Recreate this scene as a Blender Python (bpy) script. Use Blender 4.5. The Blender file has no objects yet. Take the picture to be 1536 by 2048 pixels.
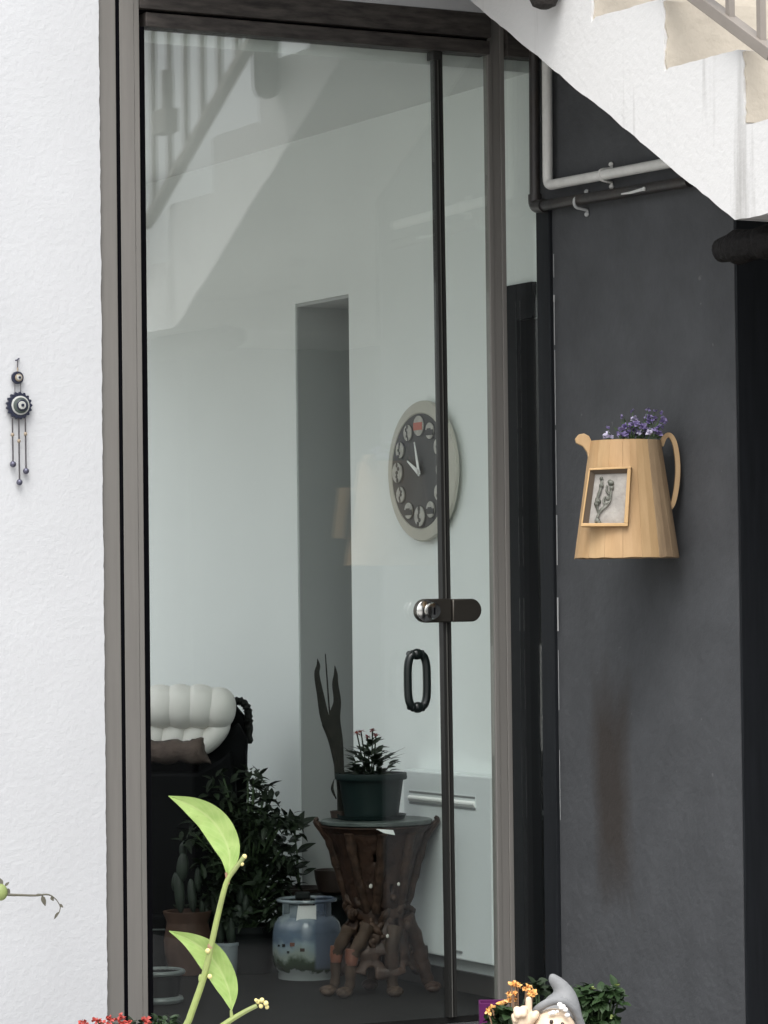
import bpy, bmesh, math, random
from mathutils import Vector, Matrix
random.seed(7)
R = math.radians
scene = bpy.context.scene
COL = scene.collection

# ------------------------------------------------------------------ camera
EYE = 1.16
CAM = Vector((-4.7026, -7.75, EYE))
YAW, PITCH, ROLL = R(28.409), R(1.5515), R(-.652)
FW = Vector((math.sin(YAW)*math.cos(PITCH), math.cos(YAW)*math.cos(PITCH), math.sin(PITCH)))
_rt = Vector((math.cos(YAW), -math.sin(YAW), 0)); _up = _rt.cross(FW)
RT = _rt*math.cos(ROLL) + _up*math.sin(ROLL)
UP = _up*math.cos(ROLL) - _rt*math.sin(ROLL)
cd = bpy.data.cameras.new('camera'); cam = bpy.data.objects.new('camera', cd); COL.objects.link(cam)
cd.sensor_fit = 'HORIZONTAL'; cd.sensor_width = 36; cd.lens = 150; cd.clip_start = .1; cd.clip_end = 2000
cam.matrix_world = Matrix(((RT.x, UP.x, -FW.x, CAM.x), (RT.y, UP.y, -FW.y, CAM.y), (RT.z, UP.z, -FW.z, CAM.z), (0, 0, 0, 1)))
scene.camera = cam

# ------------------------------------------------------------------ sky, sun, exposure
SUN_EL, SUN_AZ = R(58), R(215)          # azimuth clockwise from +Y: from the front left
world = bpy.data.worlds.new('World'); scene.world = world; world.use_nodes = True
wn = world.node_tree.nodes; wl = world.node_tree.links
for n in list(wn): wn.remove(n)
sky = wn.new('ShaderNodeTexSky'); sky.sky_type = 'NISHITA'; sky.sun_disc = False
sky.sun_elevation = SUN_EL; sky.sun_rotation = SUN_AZ; sky.air_density = 1.0; sky.dust_density = 5.0; sky.ozone_density = 1.0
hs = wn.new('ShaderNodeHueSaturation'); hs.inputs['Saturation'].default_value = .18
bg = wn.new('ShaderNodeBackground'); bg.inputs['Strength'].default_value = .15
wo = wn.new('ShaderNodeOutputWorld')
wl.new(sky.outputs[0], hs.inputs['Color']); wl.new(hs.outputs[0], bg.inputs['Color']); wl.new(bg.outputs[0], wo.inputs[0])
sd = bpy.data.lights.new('sun', 'SUN'); so = bpy.data.objects.new('sun', sd); COL.objects.link(so)
sd.energy = .5; sd.angle = R(35); sd.color = (1, .98, .95)
sdir = Vector((math.sin(SUN_AZ)*math.cos(SUN_EL), math.cos(SUN_AZ)*math.cos(SUN_EL), math.sin(SUN_EL)))
so.rotation_euler = sdir.to_track_quat('Z', 'Y').to_euler(); so.location = (0, -6, 12)
scene.view_settings.view_transform = 'Standard'; scene.view_settings.look = 'None'
scene.view_settings.exposure = 1.08; scene.view_settings.gamma = 1; scene.view_settings.use_curve_mapping = False
scene.cycles.use_denoising = True
scene.cycles.max_bounces = 12; scene.cycles.diffuse_bounces = 6; scene.cycles.transparent_max_bounces = 16
scene.cycles.caustics_reflective = False; scene.cycles.caustics_refractive = False

# ------------------------------------------------------------------ placing helpers (rays of the survey picture met with real planes)
def ray(x, y): return FW + RT*((x-768)/6400) - UP*((y-1024)/6400)
def onX(x, y, X=0.): d = ray(x, y); return CAM + d*((X-CAM.x)/d.x)
def onY(x, y, Y=0.): d = ray(x, y); return CAM + d*((Y-CAM.y)/d.y)
def onZ(x, y, Z=0.): d = ray(x, y); return CAM + d*((Z-CAM.z)/d.z)
def at(x, y, D): return CAM + ray(x, y)*D

# ------------------------------------------------------------------ materials
def mat(name, color, rough=.6, metal=0., var=0., vscale=6., vstretch=(1, 1, 1), dark=None, bump=0., bscale=60., spec=.5, sub=0., grain=None, fine=0., fscale=300., ramp=(.32, .68), sbump=False):
    m = bpy.data.materials.new(name); m.use_nodes = True
    nt = m.node_tree; N = nt.nodes; L = nt.links
    p = N['Principled BSDF']; p.inputs['Roughness'].default_value = rough; p.inputs['Metallic'].default_value = metal
    p.inputs['Specular IOR Level'].default_value = spec
    if sub:
        p.inputs['Subsurface Weight'].default_value = sub; p.inputs['Subsurface Radius'].default_value = (.01, .01, .005)
    c = (*color, 1)
    tc = N.new('ShaderNodeTexCoord'); mp = N.new('ShaderNodeMapping'); mp.inputs['Scale'].default_value = vstretch
    L.new(tc.outputs['Object'], mp.inputs['Vector'])
    if var or dark:
        nz = N.new('ShaderNodeTexNoise'); nz.inputs['Scale'].default_value = vscale; nz.inputs['Detail'].default_value = 6; nz.inputs['Roughness'].default_value = .62
        L.new(mp.outputs[0], nz.inputs['Vector'])
        rp = N.new('ShaderNodeValToRGB'); rp.color_ramp.elements[0].position = ramp[0]; rp.color_ramp.elements[1].position = ramp[1]
        d = dark if dark else tuple(v*(1-var) for v in color)
        rp.color_ramp.elements[0].color = (*d, 1); rp.color_ramp.elements[1].color = c
        L.new(nz.outputs['Fac'], rp.inputs['Fac']); L.new(rp.outputs[0], p.inputs['Base Color'])
    else:
        p.inputs['Base Color'].default_value = c
    if bump or fine:
        last = None
        for s, k in ((bscale, bump), (fscale, fine)):
            if not k: continue
            nb = N.new('ShaderNodeTexNoise'); nb.inputs['Scale'].default_value = s; nb.inputs['Detail'].default_value = 4
            L.new(mp.outputs[0] if sbump else tc.outputs['Object'], nb.inputs['Vector'])
            bp = N.new('ShaderNodeBump'); bp.inputs['Strength'].default_value = k; bp.inputs['Distance'].default_value = .4/s
            L.new(nb.outputs['Fac'], bp.inputs['Height'])
            if last: L.new(last.outputs[0], bp.inputs['Normal'])
            last = bp
        L.new(last.outputs[0], p.inputs['Normal'])
    return m

M = {}
M['render'] = mat('white_render', (.53, .54, .555), .85, var=.07, vscale=2.2, bump=.20, bscale=62, fine=.30, fscale=240, spec=.25)
M['stair_white'] = mat('stair_white_paint', (.615, .615, .61), .7, dark=(.40, .395, .385), vscale=2.0, vstretch=(2, 7, .40), ramp=(.24, .41), bump=.22, bscale=55, fine=.25, fscale=180, spec=.3)
M['beige'] = mat('beige_paint', (.50, .45, .375), .75, var=.15, vscale=5, bump=.4, bscale=35, spec=.3)
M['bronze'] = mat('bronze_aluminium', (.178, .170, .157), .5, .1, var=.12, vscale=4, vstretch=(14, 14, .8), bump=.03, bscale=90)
M['bronze_worn_shaded'] = mat('weathered_shaded_bronze', (.075, .066, .06), .55, .0, spec=.3, dark=(.02, .018, .017), vscale=9, vstretch=(1.2, 6, 6), bump=.1, bscale=60)  # weathered, and darkened further for the shade under the overhang
M['gasket'] = mat('black_rubber', (.003, .003, .004), .8, spec=.03)
M['seam'] = mat('seam_profile_dark', (.018, .018, .017), .4, spec=.3)
M['seam_clear'] = mat('seam_strip_grey', (.10, .10, .092), .4, spec=.3)
M['darkstrip'] = mat('dark_strip_paint', (.016, .018, .021), .6, spec=.15, var=.3, vscale=8, vstretch=(8, 8, .6))
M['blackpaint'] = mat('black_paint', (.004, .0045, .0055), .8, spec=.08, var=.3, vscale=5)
M['doorgrey'] = mat('dark_door_paint', (.006, .007, .0085), .7, spec=.1, var=.2, vscale=3)
M['chip'] = mat('bare_paint_chip', (.45, .46, .46), .6)
M['pipe_white'] = mat('white_pvc_pipe', (.72, .72, .69), .5, var=.12, vscale=25)
M['pipe_black'] = mat('black_painted_pipe', (.022, .022, .024), .45, dark=(.035, .028, .024), vscale=12, bump=.2, bscale=60)
M['log'] = mat('blackened_timber', (.007, .006, .006), .7, spec=.2, dark=(.003, .0025, .0025), vscale=20, vstretch=(6, 1, 6), bump=1.0, bscale=35)
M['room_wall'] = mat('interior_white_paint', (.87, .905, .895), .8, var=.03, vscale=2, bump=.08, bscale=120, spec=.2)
M['niche'] = mat('niche_grey', (.47, .485, .48), .8, var=.05, vscale=3, spec=.2)  # greyer than the interior wall around the niche
M['ceiling'] = mat('ceiling_paint', (.68, .70, .69), .85)
M['floor'] = mat('dark_floor', (.010, .010, .010), .6, var=.3, vscale=7, spec=.10)
M['skirting'] = mat('dark_skirting', (.05, .045, .042), .4)
M['concrete'] = mat('terrace_concrete', (.46, .45, .43), .85, var=.2, vscale=2, bump=.3, bscale=40)
M['paving'] = mat('dark_slate_paving', (.05, .05, .052), .8, var=.3, vscale=4, spec=.2)
M['steel'] = mat('polished_steel', (.62, .62, .60), .16, 1.)
M['darksteel'] = mat('dark_bronze_steel', (.10, .092, .08), .3, .85)
M['blackgloss'] = mat('dark_green_black_enamel', (.004, .007, .0065), .28, spec=.35)
M['wood'] = mat('pine_wood', (.47, .305, .155), .6, dark=(.38, .235, .108), vscale=4, vstretch=(9, 9, .8), bump=.12, bscale=50)
M['wood_pale'] = mat('pale_pine_wood', (.475, .32, .168), .6, dark=(.39, .25, .12), vscale=4, vstretch=(9, 9, .8), bump=.12, bscale=50)
M['wood_grey'] = mat('grey_pine_wood', (.36, .258, .155), .7, dark=(.24, .165, .10), vscale=5, vstretch=(12, 12, .7), bump=.2, bscale=50)
M['frame_wood'] = mat('orange_pine_frame', (.56, .36, .165), .55, var=.2, vscale=12)
M['frame_inner'] = mat('shaded_frame_inside', (.12, .09, .065), .8)  # inner frame sides coloured dark for their shadow
M['knot'] = mat('wood_knot', (.17, .085, .035), .6)
M['zinc'] = mat('crackled_grey_plaster', (.40, .38, .35), .7, dark=(.27, .255, .235), vscale=28, bump=.5, bscale=90)
M['zinc_dark'] = mat('dark_relief_green', (.05, .055, .04), .5, dark=(.24, .24, .21), vscale=60, bump=.4, bscale=80)
M['purple'] = mat('lilac_petals', (.36, .31, .52), .7, dark=(.13, .09, .26), vscale=60)
M['lilac'] = mat('pale_lilac_petals', (.52, .49, .62), .7)
M['stemgreen'] = mat('stem_green', (.06, .10, .04), .6)
M['cream'] = mat('cream_clock_rim', (.54, .52, .455), .45, var=.08, vscale=14)
M['clockface'] = mat('slate_clock_face', (.085, .083, .085), .5, dark=(.065, .062, .062), vscale=7)
M['picture'] = mat('picture_disc', (.55, .53, .48), .5, dark=(.34, .33, .31), vscale=40)
M['picture_dark'] = mat('picture_dark_print', (.06, .058, .06), .5)
M['picture_red'] = mat('picture_red_print', (.50, .16, .12), .5)
M['hand'] = mat('white_clock_hand', (.92, .92, .9), .35)
M['heater'] = mat('heater_white_enamel', (.70, .735, .74), .35, bump=.03, bscale=80)
M['heater_slot'] = mat('heater_slot_dark', (.20, .21, .21), .5)
M['greenpot'] = mat('dark_green_plastic', (.0045, .013, .0125), .5, spec=.25, var=.25, vscale=8)
M['leafdark'] = mat('dark_leaf', (.016, .028, .012), .55, spec=.25, dark=(.007, .013, .006), vscale=9)
M['leafmid'] = mat('mid_green_leaf', (.026, .052, .017), .5, spec=.3, dark=(.012, .026, .010), vscale=14)
M['snake'] = mat('snake_plant_leaf', (.018, .017, .014), .6, spec=.2, dark=(.008, .009, .007), vscale=30)
M['redflower'] = mat('dark_red_flower', (.20, .03, .025), .6)
M['carved'] = mat('carved_brown_wood', (.045, .024, .016), .5, spec=.2, dark=(.010, .006, .005), vscale=18, bump=.5, bscale=55)
M['carved_rib'] = mat('carved_rib_wood', (.055, .032, .022), .55, dark=(.014, .009, .007), vscale=26, bump=.9, bscale=70, spec=.15)
M['carved_light'] = mat('carved_tan_wood', (.055, .036, .025), .6, spec=.15, dark=(.020, .013, .009), vscale=16, bump=.3, bscale=60)
M['carved_red'] = mat('carved_red_brown_wood', (.15, .055, .032), .55, dark=(.08, .028, .018), vscale=20, bump=.3, bscale=60)
M['stonetop'] = mat('grey_green_slab', (.07, .085, .08), .35, dark=(.03, .038, .036), vscale=14)
M['paper'] = mat('white_tag', (.66, .67, .66), .6)
M['upholstery'] = mat('cream_upholstery', (.86, .84, .80), .65, var=.05, vscale=6, bump=.06, bscale=150)
M['darkleather'] = mat('black_upholstery', (.005, .0055, .006), .7, spec=.06, bump=.15, bscale=50)
M['carvedblack'] = mat('black_carved_frame', (.010, .011, .010), .5, spec=.15, bump=.8, bscale=60)
M['cushion'] = mat('brown_fur_cushion', (.12, .088, .074), .9, dark=(.06, .042, .036), vscale=18, bump=.7, bscale=110)
M['terracotta'] = mat('terracotta', (.095, .05, .033), .75, dark=(.06, .032, .021), vscale=8)
M['whitepot'] = mat('pale_ceramic', (.24, .28, .30), .4)
M['basin'] = mat('grey_plastic', (.17, .195, .19), .35, var=.3, vscale=10)
M['basindark'] = mat('dark_plastic', (.008, .010, .010), .5, spec=.15)
M['cactus'] = mat('cactus_green', (.026, .040, .026), .6, dark=(.014, .022, .015), vscale=25, bump=.4, bscale=120)
M['brownpot'] = mat('brown_glazed_pot', (.03, .02, .016), .4)
M['soil'] = mat('potting_soil', (.02, .015, .011), .95, spec=.1, bump=.8, bscale=90)
M['navy'] = mat('navy_glass', (.007, .010, .028), .35)
M['eyewhite'] = mat('white_glass_ring', (.40, .41, .39), .4)
M['eyegreen'] = mat('grey_green_glass_ring', (.05, .065, .06), .35)
M['silver'] = mat('pewter_bead', (.10, .10, .14), .35, .5)
M['beadtan'] = mat('tan_bead', (.27, .22, .16), .5)
M['cord'] = mat('grey_cord', (.06, .055, .06), .8)
M['railing'] = mat('taupe_railing_paint', (.235, .21, .185), .5, var=.12, vscale=10)
M['leaf'] = None
M['stem'] = mat('young_green_stem', (.27, .34, .10), .5, dark=(.20, .23, .09), vscale=30, sub=.05)
M['bud'] = mat('yellow_bud', (.62, .55, .24), .6)
M['nodebrown'] = mat('brown_leaf_node', (.26, .16, .10), .7)
M['twig'] = mat('dry_twig', (.085, .08, .06), .8)
M['fruit'] = mat('green_fruit', (.27, .33, .11), .6, dark=(.17, .21, .07), vscale=40)
M['hat'] = mat('grey_hat_paint', (.22, .225, .23), .75, dark=(.17, .175, .18), vscale=40, bump=.25, bscale=140)
M['skin'] = mat('gnome_skin_paint', (.66, .52, .38), .55, var=.06, vscale=30)
M['gnomehair'] = mat('white_hair_paint', (.80, .79, .77), .7, bump=.4, bscale=120)
M['coat'] = mat('gnome_coat_paint', (.20, .06, .05), .6)
M['eye'] = mat('dark_eye_paint', (.03, .018, .012), .3)
M['orange'] = mat('orange_petals', (.80, .36, .07), .6, dark=(.80, .52, .22), vscale=50)
M['red'] = mat('red_petals', (.48, .06, .045), .6, dark=(.30, .045, .035), vscale=60)
M['violet_pot'] = mat('purple_plastic', (.075, .010, .065), .55, spec=.15)
M['potgrey'] = mat('grey_clay_pot', (.12, .11, .10), .7)
M['wicker'] = mat('dark_fibre_basket', (.02, .017, .015), .9, bump=1., bscale=90)

def darkwall_material():
    m = mat('charcoal_wall_paint', (.082, .0855, .091), .75, var=.22, vscale=6, bump=.30, bscale=40, fine=.22, fscale=200, spec=.22)
    nt = m.node_tree; N = nt.nodes; L = nt.links; p = N['Principled BSDF']
    base = p.inputs['Base Color'].links[0].from_socket
    tc = N.new('ShaderNodeTexCoord'); sp = N.new('ShaderNodeSeparateXYZ'); L.new(tc.outputs['Object'], sp.inputs[0])
    def math_(op, a, b=None, c=None):
        n = N.new('ShaderNodeMath'); n.operation = op
        for i, v in enumerate((a, b, c)):
            if v is None: continue
            if isinstance(v, (int, float)): n.inputs[i].default_value = v
            else: L.new(v, n.inputs[i])
        return n.outputs[0]
    nz = N.new('ShaderNodeTexNoise'); nz.inputs['Scale'].default_value = 9; nz.inputs['Detail'].default_value = 5
    mp = N.new('ShaderNodeMapping'); mp.inputs['Scale'].default_value = (1, 1, .35); L.new(tc.outputs['Object'], mp.inputs[0]); L.new(mp.outputs[0], nz.inputs['Vector'])
    # an old brown run of water with a shape of its own
    dy = math_('DIVIDE', math_('ABSOLUTE', math_('ADD', sp.outputs['Y'], .345)), .10)
    dz = math_('DIVIDE', math_('ABSOLUTE', math_('SUBTRACT', sp.outputs['Z'], .64)), .33)
    d = math_('MAXIMUM', dy, dz)
    d = math_('ADD', d, math_('MULTIPLY', math_('SUBTRACT', nz.outputs['Fac'], .5), 1.1))
    mr = N.new('ShaderNodeMapRange'); mr.inputs['From Min'].default_value = 1.1; mr.inputs['From Max'].default_value = .45
    L.new(d, mr.inputs['Value'])
    mx = N.new('ShaderNodeMix'); mx.data_type = 'RGBA'
    L.new(math_('MULTIPLY', mr.outputs[0], .85), mx.inputs['Factor']); L.new(base, mx.inputs['A']); mx.inputs['B'].default_value = (.042, .035, .030, 1)
    # pale specks where the paint is nicked
    vz = N.new('ShaderNodeTexNoise'); vz.inputs['Scale'].default_value = 34; vz.inputs['Detail'].default_value = 2; L.new(tc.outputs['Object'], vz.inputs['Vector'])
    m2 = N.new('ShaderNodeMapRange'); m2.inputs['From Min'].default_value = .735; m2.inputs['From Max'].default_value = .79; L.new(vz.outputs['Fac'], m2.inputs['Value'])
    mx2 = N.new('ShaderNodeMix'); mx2.data_type = 'RGBA'
    L.new(math_('MULTIPLY', m2.outputs[0], .5), mx2.inputs['Factor']); L.new(mx.outputs['Result'], mx2.inputs['A']); mx2.inputs['B'].default_value = (.17, .17, .17, 1)
    L.new(mx2.outputs['Result'], p.inputs['Base Color'])
    return m
M['darkwall'] = darkwall_material()

def glass_material(refl):
    m = bpy.data.materials.new('window_glass'); m.use_nodes = True; nt = m.node_tree; N = nt.nodes; L = nt.links
    for n in list(N): N.remove(n)
    o = N.new('ShaderNodeOutputMaterial'); t = N.new('ShaderNodeBsdfTransparent'); t.inputs[0].default_value = (.975, 1, .985, 1)
    g = N.new('ShaderNodeBsdfGlossy'); g.inputs['Roughness'].default_value = 0.0; g.inputs['Color'].default_value = (1, 1, 1, 1)
    x = N.new('ShaderNodeMixShader'); x.inputs[0].default_value = refl
    L.new(t.outputs[0], x.inputs[1]); L.new(g.outputs[0], x.inputs[2]); L.new(x.outputs[0], o.inputs[0])
    return m
M['glass'] = glass_material(.08)

def leaf_material():
    m = bpy.data.materials.new('young_leaf'); m.use_nodes = True; nt = m.node_tree; N = nt.nodes; L = nt.links
    p = N['Principled BSDF']; p.inputs['Roughness'].default_value = .38; p.inputs['Specular IOR Level'].default_value = .4
    o = N['Material Output']; tc = N.new('ShaderNodeTexCoord')
    nz = N.new('ShaderNodeTexNoise'); nz.inputs['Scale'].default_value = 55; nz.inputs['Detail'].default_value = 8; L.new(tc.outputs['Object'], nz.inputs['Vector'])
    rp = N.new('ShaderNodeValToRGB'); rp.color_ramp.elements[0].position = .3; rp.color_ramp.elements[1].position = .72
    rp.color_ramp.elements[0].color = (.25, .40, .11, 1); rp.color_ramp.elements[1].color = (.40, .54, .19, 1)
    L.new(nz.outputs['Fac'], rp.inputs[0]); L.new(rp.outputs[0], p.inputs['Base Color'])
    sx = N.new('ShaderNodeSeparateXYZ'); L.new(tc.outputs['UV'], sx.inputs[0])
    def mth(op, a, b=0., c=0.):
        n = N.new('ShaderNodeMath'); n.operation = op
        for q, v in enumerate((a, b, c)):
            if isinstance(v, (int, float)): n.inputs[q].default_value = v
            else: L.new(v, n.inputs[q])
        return n.outputs[0]
    av = mth('ABSOLUTE', mth('SUBTRACT', sx.outputs['Y'], .5))
    ph = mth('ADD', mth('MULTIPLY_ADD', sx.outputs['X'], 60., mth('MULTIPLY', av, -34.)), mth('MULTIPLY', nz.outputs['Fac'], 5.))
    vein = mth('POWER', mth('MULTIPLY_ADD', mth('SINE', ph), .5, .5), 7.)
    rib = mth('LESS_THAN', av, .035)
    vm = N.new('ShaderNodeMix'); vm.data_type = 'RGBA'; L.new(mth('MAXIMUM', mth('MULTIPLY', vein, .30), mth('MULTIPLY', rib, .55)), vm.inputs['Factor'])
    L.new(rp.outputs[0], vm.inputs['A']); vm.inputs['B'].default_value = (.50, .58, .27, 1)
    spz = N.new('ShaderNodeTexNoise'); spz.inputs['Scale'].default_value = 230; L.new(tc.outputs['Object'], spz.inputs['Vector'])
    sm_ = N.new('ShaderNodeMix'); sm_.data_type = 'RGBA'; L.new(mth('MULTIPLY', mth('GREATER_THAN', spz.outputs['Fac'], .72), .6), sm_.inputs['Factor'])
    L.new(vm.outputs['Result'], sm_.inputs['A']); sm_.inputs['B'].default_value = (.16, .17, .05, 1); L.new(sm_.outputs['Result'], p.inputs['Base Color'])
    tr = N.new('ShaderNodeBsdfTranslucent'); tr.inputs[0].default_value = (.42, .56, .16, 1)
    mx = N.new('ShaderNodeMixShader'); mx.inputs[0].default_value = .38
    L.new(p.outputs[0], mx.inputs[1]); L.new(tr.outputs[0], mx.inputs[2]); L.new(mx.outputs[0], o.inputs[0])
    nb = N.new('ShaderNodeTexNoise'); nb.inputs['Scale'].default_value = 160; L.new(tc.outputs['Object'], nb.inputs['Vector'])
    bp = N.new('ShaderNodeBump'); bp.inputs['Strength'].default_value = .25; bp.inputs['Distance'].default_value = .002; L.new(nb.outputs['Fac'], bp.inputs['Height']); L.new(bp.outputs[0], p.inputs['Normal'])
    return m
M['leaf'] = leaf_material()

def bottle_material():
    # enamel with a painted landscape: blue sky, pale cottages' band, green hill, pale foot
    m = bpy.data.materials.new('painted_gas_bottle'); m.use_nodes = True; nt = m.node_tree; N = nt.nodes; L = nt.links
    p = N['Principled BSDF']; p.inputs['Roughness'].default_value = .22
    tc = N.new('ShaderNodeTexCoord'); sp = N.new('ShaderNodeSeparateXYZ'); L.new(tc.outputs['Object'], sp.inputs[0])
    nz = N.new('ShaderNodeTexNoise'); nz.inputs['Scale'].default_value = 22; nz.inputs['Detail'].default_value = 4; L.new(tc.outputs['Object'], nz.inputs['Vector'])
    a = N.new('ShaderNodeMath'); a.operation = 'MULTIPLY_ADD'; a.inputs[1].default_value = .075; L.new(nz.outputs['Fac'], a.inputs[0]); L.new(sp.outputs['Z'], a.inputs[2])
    mr = N.new('ShaderNodeMapRange'); mr.inputs['From Min'].default_value = .02; mr.inputs['From Max'].default_value = .24; L.new(a.outputs[0], mr.inputs[0])
    rp = N.new('ShaderNodeValToRGB'); e = rp.color_ramp.elements
    e[0].position = 0; e[0].color = (.22, .24, .24, 1); e[1].position = .2; e[1].color = (.20, .22, .22, 1)
    for q, c in ((.23, (.018, .032, .016)), (.36, (.026, .045, .022)), (.44, (.20, .235, .21)), (.56, (.19, .245, .275)), (.66, (.095, .13, .18)), (.86, (.125, .155, .195)), (.95, (.20, .235, .255))):
        k = e.new(q); k.color = (*c, 1)
    L.new(mr.outputs[0], rp.inputs[0])
    # plain blue covers the landscape on one side
    sd_ = N.new('ShaderNodeMapRange'); sd_.inputs['From Min'].default_value = .022; sd_.inputs['From Max'].default_value = .032; L.new(sp.outputs['X'], sd_.inputs[0])
    zz = N.new('ShaderNodeMapRange'); zz.inputs['From Min'].default_value = .03; zz.inputs['From Max'].default_value = .04; L.new(sp.outputs['Z'], zz.inputs[0])
    mu = N.new('ShaderNodeMath'); mu.operation = 'MULTIPLY'; L.new(sd_.outputs[0], mu.inputs[0]); L.new(zz.outputs[0], mu.inputs[1])
    mx = N.new('ShaderNodeMix'); mx.data_type = 'RGBA'; L.new(mu.outputs[0], mx.inputs['Factor']); L.new(rp.outputs[0], mx.inputs['A']); mx.inputs['B'].default_value = (.085, .105, .145, 1)
    L.new(mx.outputs['Result'], p.inputs['Base Color'])
    return m
M['bottle'] = bottle_material()

# ------------------------------------------------------------------ mesh helpers
def frame_of(d):
    d = d.normalized(); h = Vector((0, 0, 1)) if abs(d.z) < .9 else Vector((1, 0, 0))
    s = d.cross(h).normalized(); return s, s.cross(d).normalized()

class MB:
    def __init__(s): s.v = []; s.f = []
    def add(s, vs, fs):
        o = len(s.v); s.v += [tuple(v) for v in vs]; s.f += [tuple(i+o for i in f) for f in fs]; return s
    def bx(s, x0, x1, y0, y1, z0, z1):
        return s.add([(x, y, z) for x in (x0, x1) for y in (y0, y1) for z in (z0, z1)],
                     [(0, 1, 3, 2), (4, 6, 7, 5), (0, 4, 5, 1), (2, 3, 7, 6), (0, 2, 6, 4), (1, 5, 7, 3)])
    def bar(s, a, b, w, h, up=None):
        a = Vector(a); b = Vector(b); d = (b-a).normalized(); x, y = frame_of(d)
        if up is not None: y = (up - d*up.dot(d)).normalized(); x = d.cross(y)
        c = [p + x*(i*w/2) + y*(j*h/2) for p in (a, b) for i, j in ((-1, -1), (1, -1), (1, 1), (-1, 1))]
        return s.add(c, [(3, 2, 1, 0), (4, 5, 6, 7), (0, 1, 5, 4), (1, 2, 6, 5), (2, 3, 7, 6), (3, 0, 4, 7)])
    def tube(s, pts, r, n=10, cap=True, flat=1., closed=False):
        pts = [Vector(p) for p in pts]; k = len(pts); rr = r if isinstance(r, (list, tuple)) else [r]*k
        vs = []; fs = []; ref = None
        for i, p in enumerate(pts):
            if closed: d = pts[(i+1) % k] - pts[i-1]
            else: d = pts[min(i+1, k-1)] - pts[max(i-1, 0)]
            d.normalize()
            if ref is None: x, y = frame_of(d)
            else:
                x = (ref - d*ref.dot(d)).normalized(); y = x.cross(d)
            ref = x
            for j in range(n):
                t = 2*math.pi*j/n; vs.append(p + x*(math.cos(t)*rr[i]) + y*(math.sin(t)*rr[i]*flat))
        m = k if closed else k-1
        for i in range(m):
            for j in range(n):
                fs.append((i*n+j, i*n+(j+1) % n, ((i+1) % k)*n+(j+1) % n, ((i+1) % k)*n+j))
        if cap and not closed: fs += [tuple(range(n-1, -1, -1)), tuple((k-1)*n+j for j in range(n))]
        return s.add(vs, fs)
    def lathe(s, prof, n=24, M=None, cap=True):
        M = M or Matrix.Identity(4); vs = []; fs = []
        for r, z in prof:
            for j in range(n):
                t = 2*math.pi*j/n; vs.append(M @ Vector((r*math.cos(t), r*math.sin(t), z)))
        k = len(prof)
        for i in range(k-1):
            for j in range(n): fs.append((i*n+j, i*n+(j+1) % n, (i+1)*n+(j+1) % n, (i+1)*n+j))
        if cap: fs += [tuple(range(n-1, -1, -1)), tuple((k-1)*n+j for j in range(n))]
        return s.add(vs, fs)
    def ball(s, c, r, n=12, m=8, M=None):
        r = (r, r, r) if isinstance(r, (int, float)) else r; c = Vector(c); M = M or Matrix.Identity(3)
        vs = [c + M @ Vector((0, 0, r[2]))]; fs = []
        for i in range(1, m):
            p = math.pi*i/m
            for j in range(n):
                t = 2*math.pi*j/n; vs.append(c + M @ Vector((r[0]*math.sin(p)*math.cos(t), r[1]*math.sin(p)*math.sin(t), r[2]*math.cos(p))))
        vs.append(c - M @ Vector((0, 0, r[2])))
        for j in range(n):
            fs.append((0, 1+j, 1+(j+1) % n)); fs.append((len(vs)-1, 1+(m-2)*n+(j+1) % n, 1+(m-2)*n+j))
        for i in range(m-2):
            for j in range(n): fs.append((1+i*n+j, 1+(i+1)*n+j, 1+(i+1)*n+(j+1) % n, 1+i*n+(j+1) % n))
        return s.add(vs, fs)
    def prism(s, outline, vec):
        o = [Vector(p) for p in outline]; vec = Vector(vec); n = len(o)
        return s.add(o + [p+vec for p in o], [tuple(range(n)), tuple(range(2*n-1, n-1, -1))] + [(i, n+i, n+(i+1) % n, (i+1) % n) for i in range(n)])
    def leaf(s, base, d, nrm, L, w, bend=.3, k=5, fold=.18, tipw=.0):
        base = Vector(base); d = Vector(d).normalized(); nrm = Vector(nrm); nrm = (nrm - d*nrm.dot(d)).normalized(); x = d.cross(nrm)
        vs = []; fs = []
        for i in range(k+1):
            t = i/k; ww = w*max(tipw*t, math.sin(math.pi*(t**.8)*.98+.02))*.5 + .0004
            p = base + d*(L*t) - nrm*(bend*L*t*t)
            vs += [p - x*ww + nrm*(fold*ww), p, p + x*ww + nrm*(fold*ww)]
        for i in range(k):
            a = i*3; fs += [(a, a+1, a+4, a+3), (a+1, a+2, a+5, a+4)]
        return s.add(vs, fs)
    def build(s, name, m, parent=None, smooth=35, bevel=0., seg=2, loc=None, kind=None):
        me = bpy.data.meshes.new(name); me.from_pydata(s.v, [], s.f)
        bm = bmesh.new(); bm.from_mesh(me); bmesh.ops.recalc_face_normals(bm, faces=bm.faces); bm.to_mesh(me); bm.free()
        me.materials.append(M[m] if isinstance(m, str) else m)
        if smooth:
            me.shade_smooth(); me.set_sharp_from_angle(angle=R(smooth))
        o = bpy.data.objects.new(name, me); COL.objects.link(o)
        if parent: o.parent = parent
        if loc: o.location = loc
        if kind: o['kind'] = kind
        if bevel:
            b = o.modifiers.new('bevel', 'BEVEL'); b.width = bevel; b.segments = seg; b.limit_method = 'ANGLE'; b.angle_limit = R(40)
        return o

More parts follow.
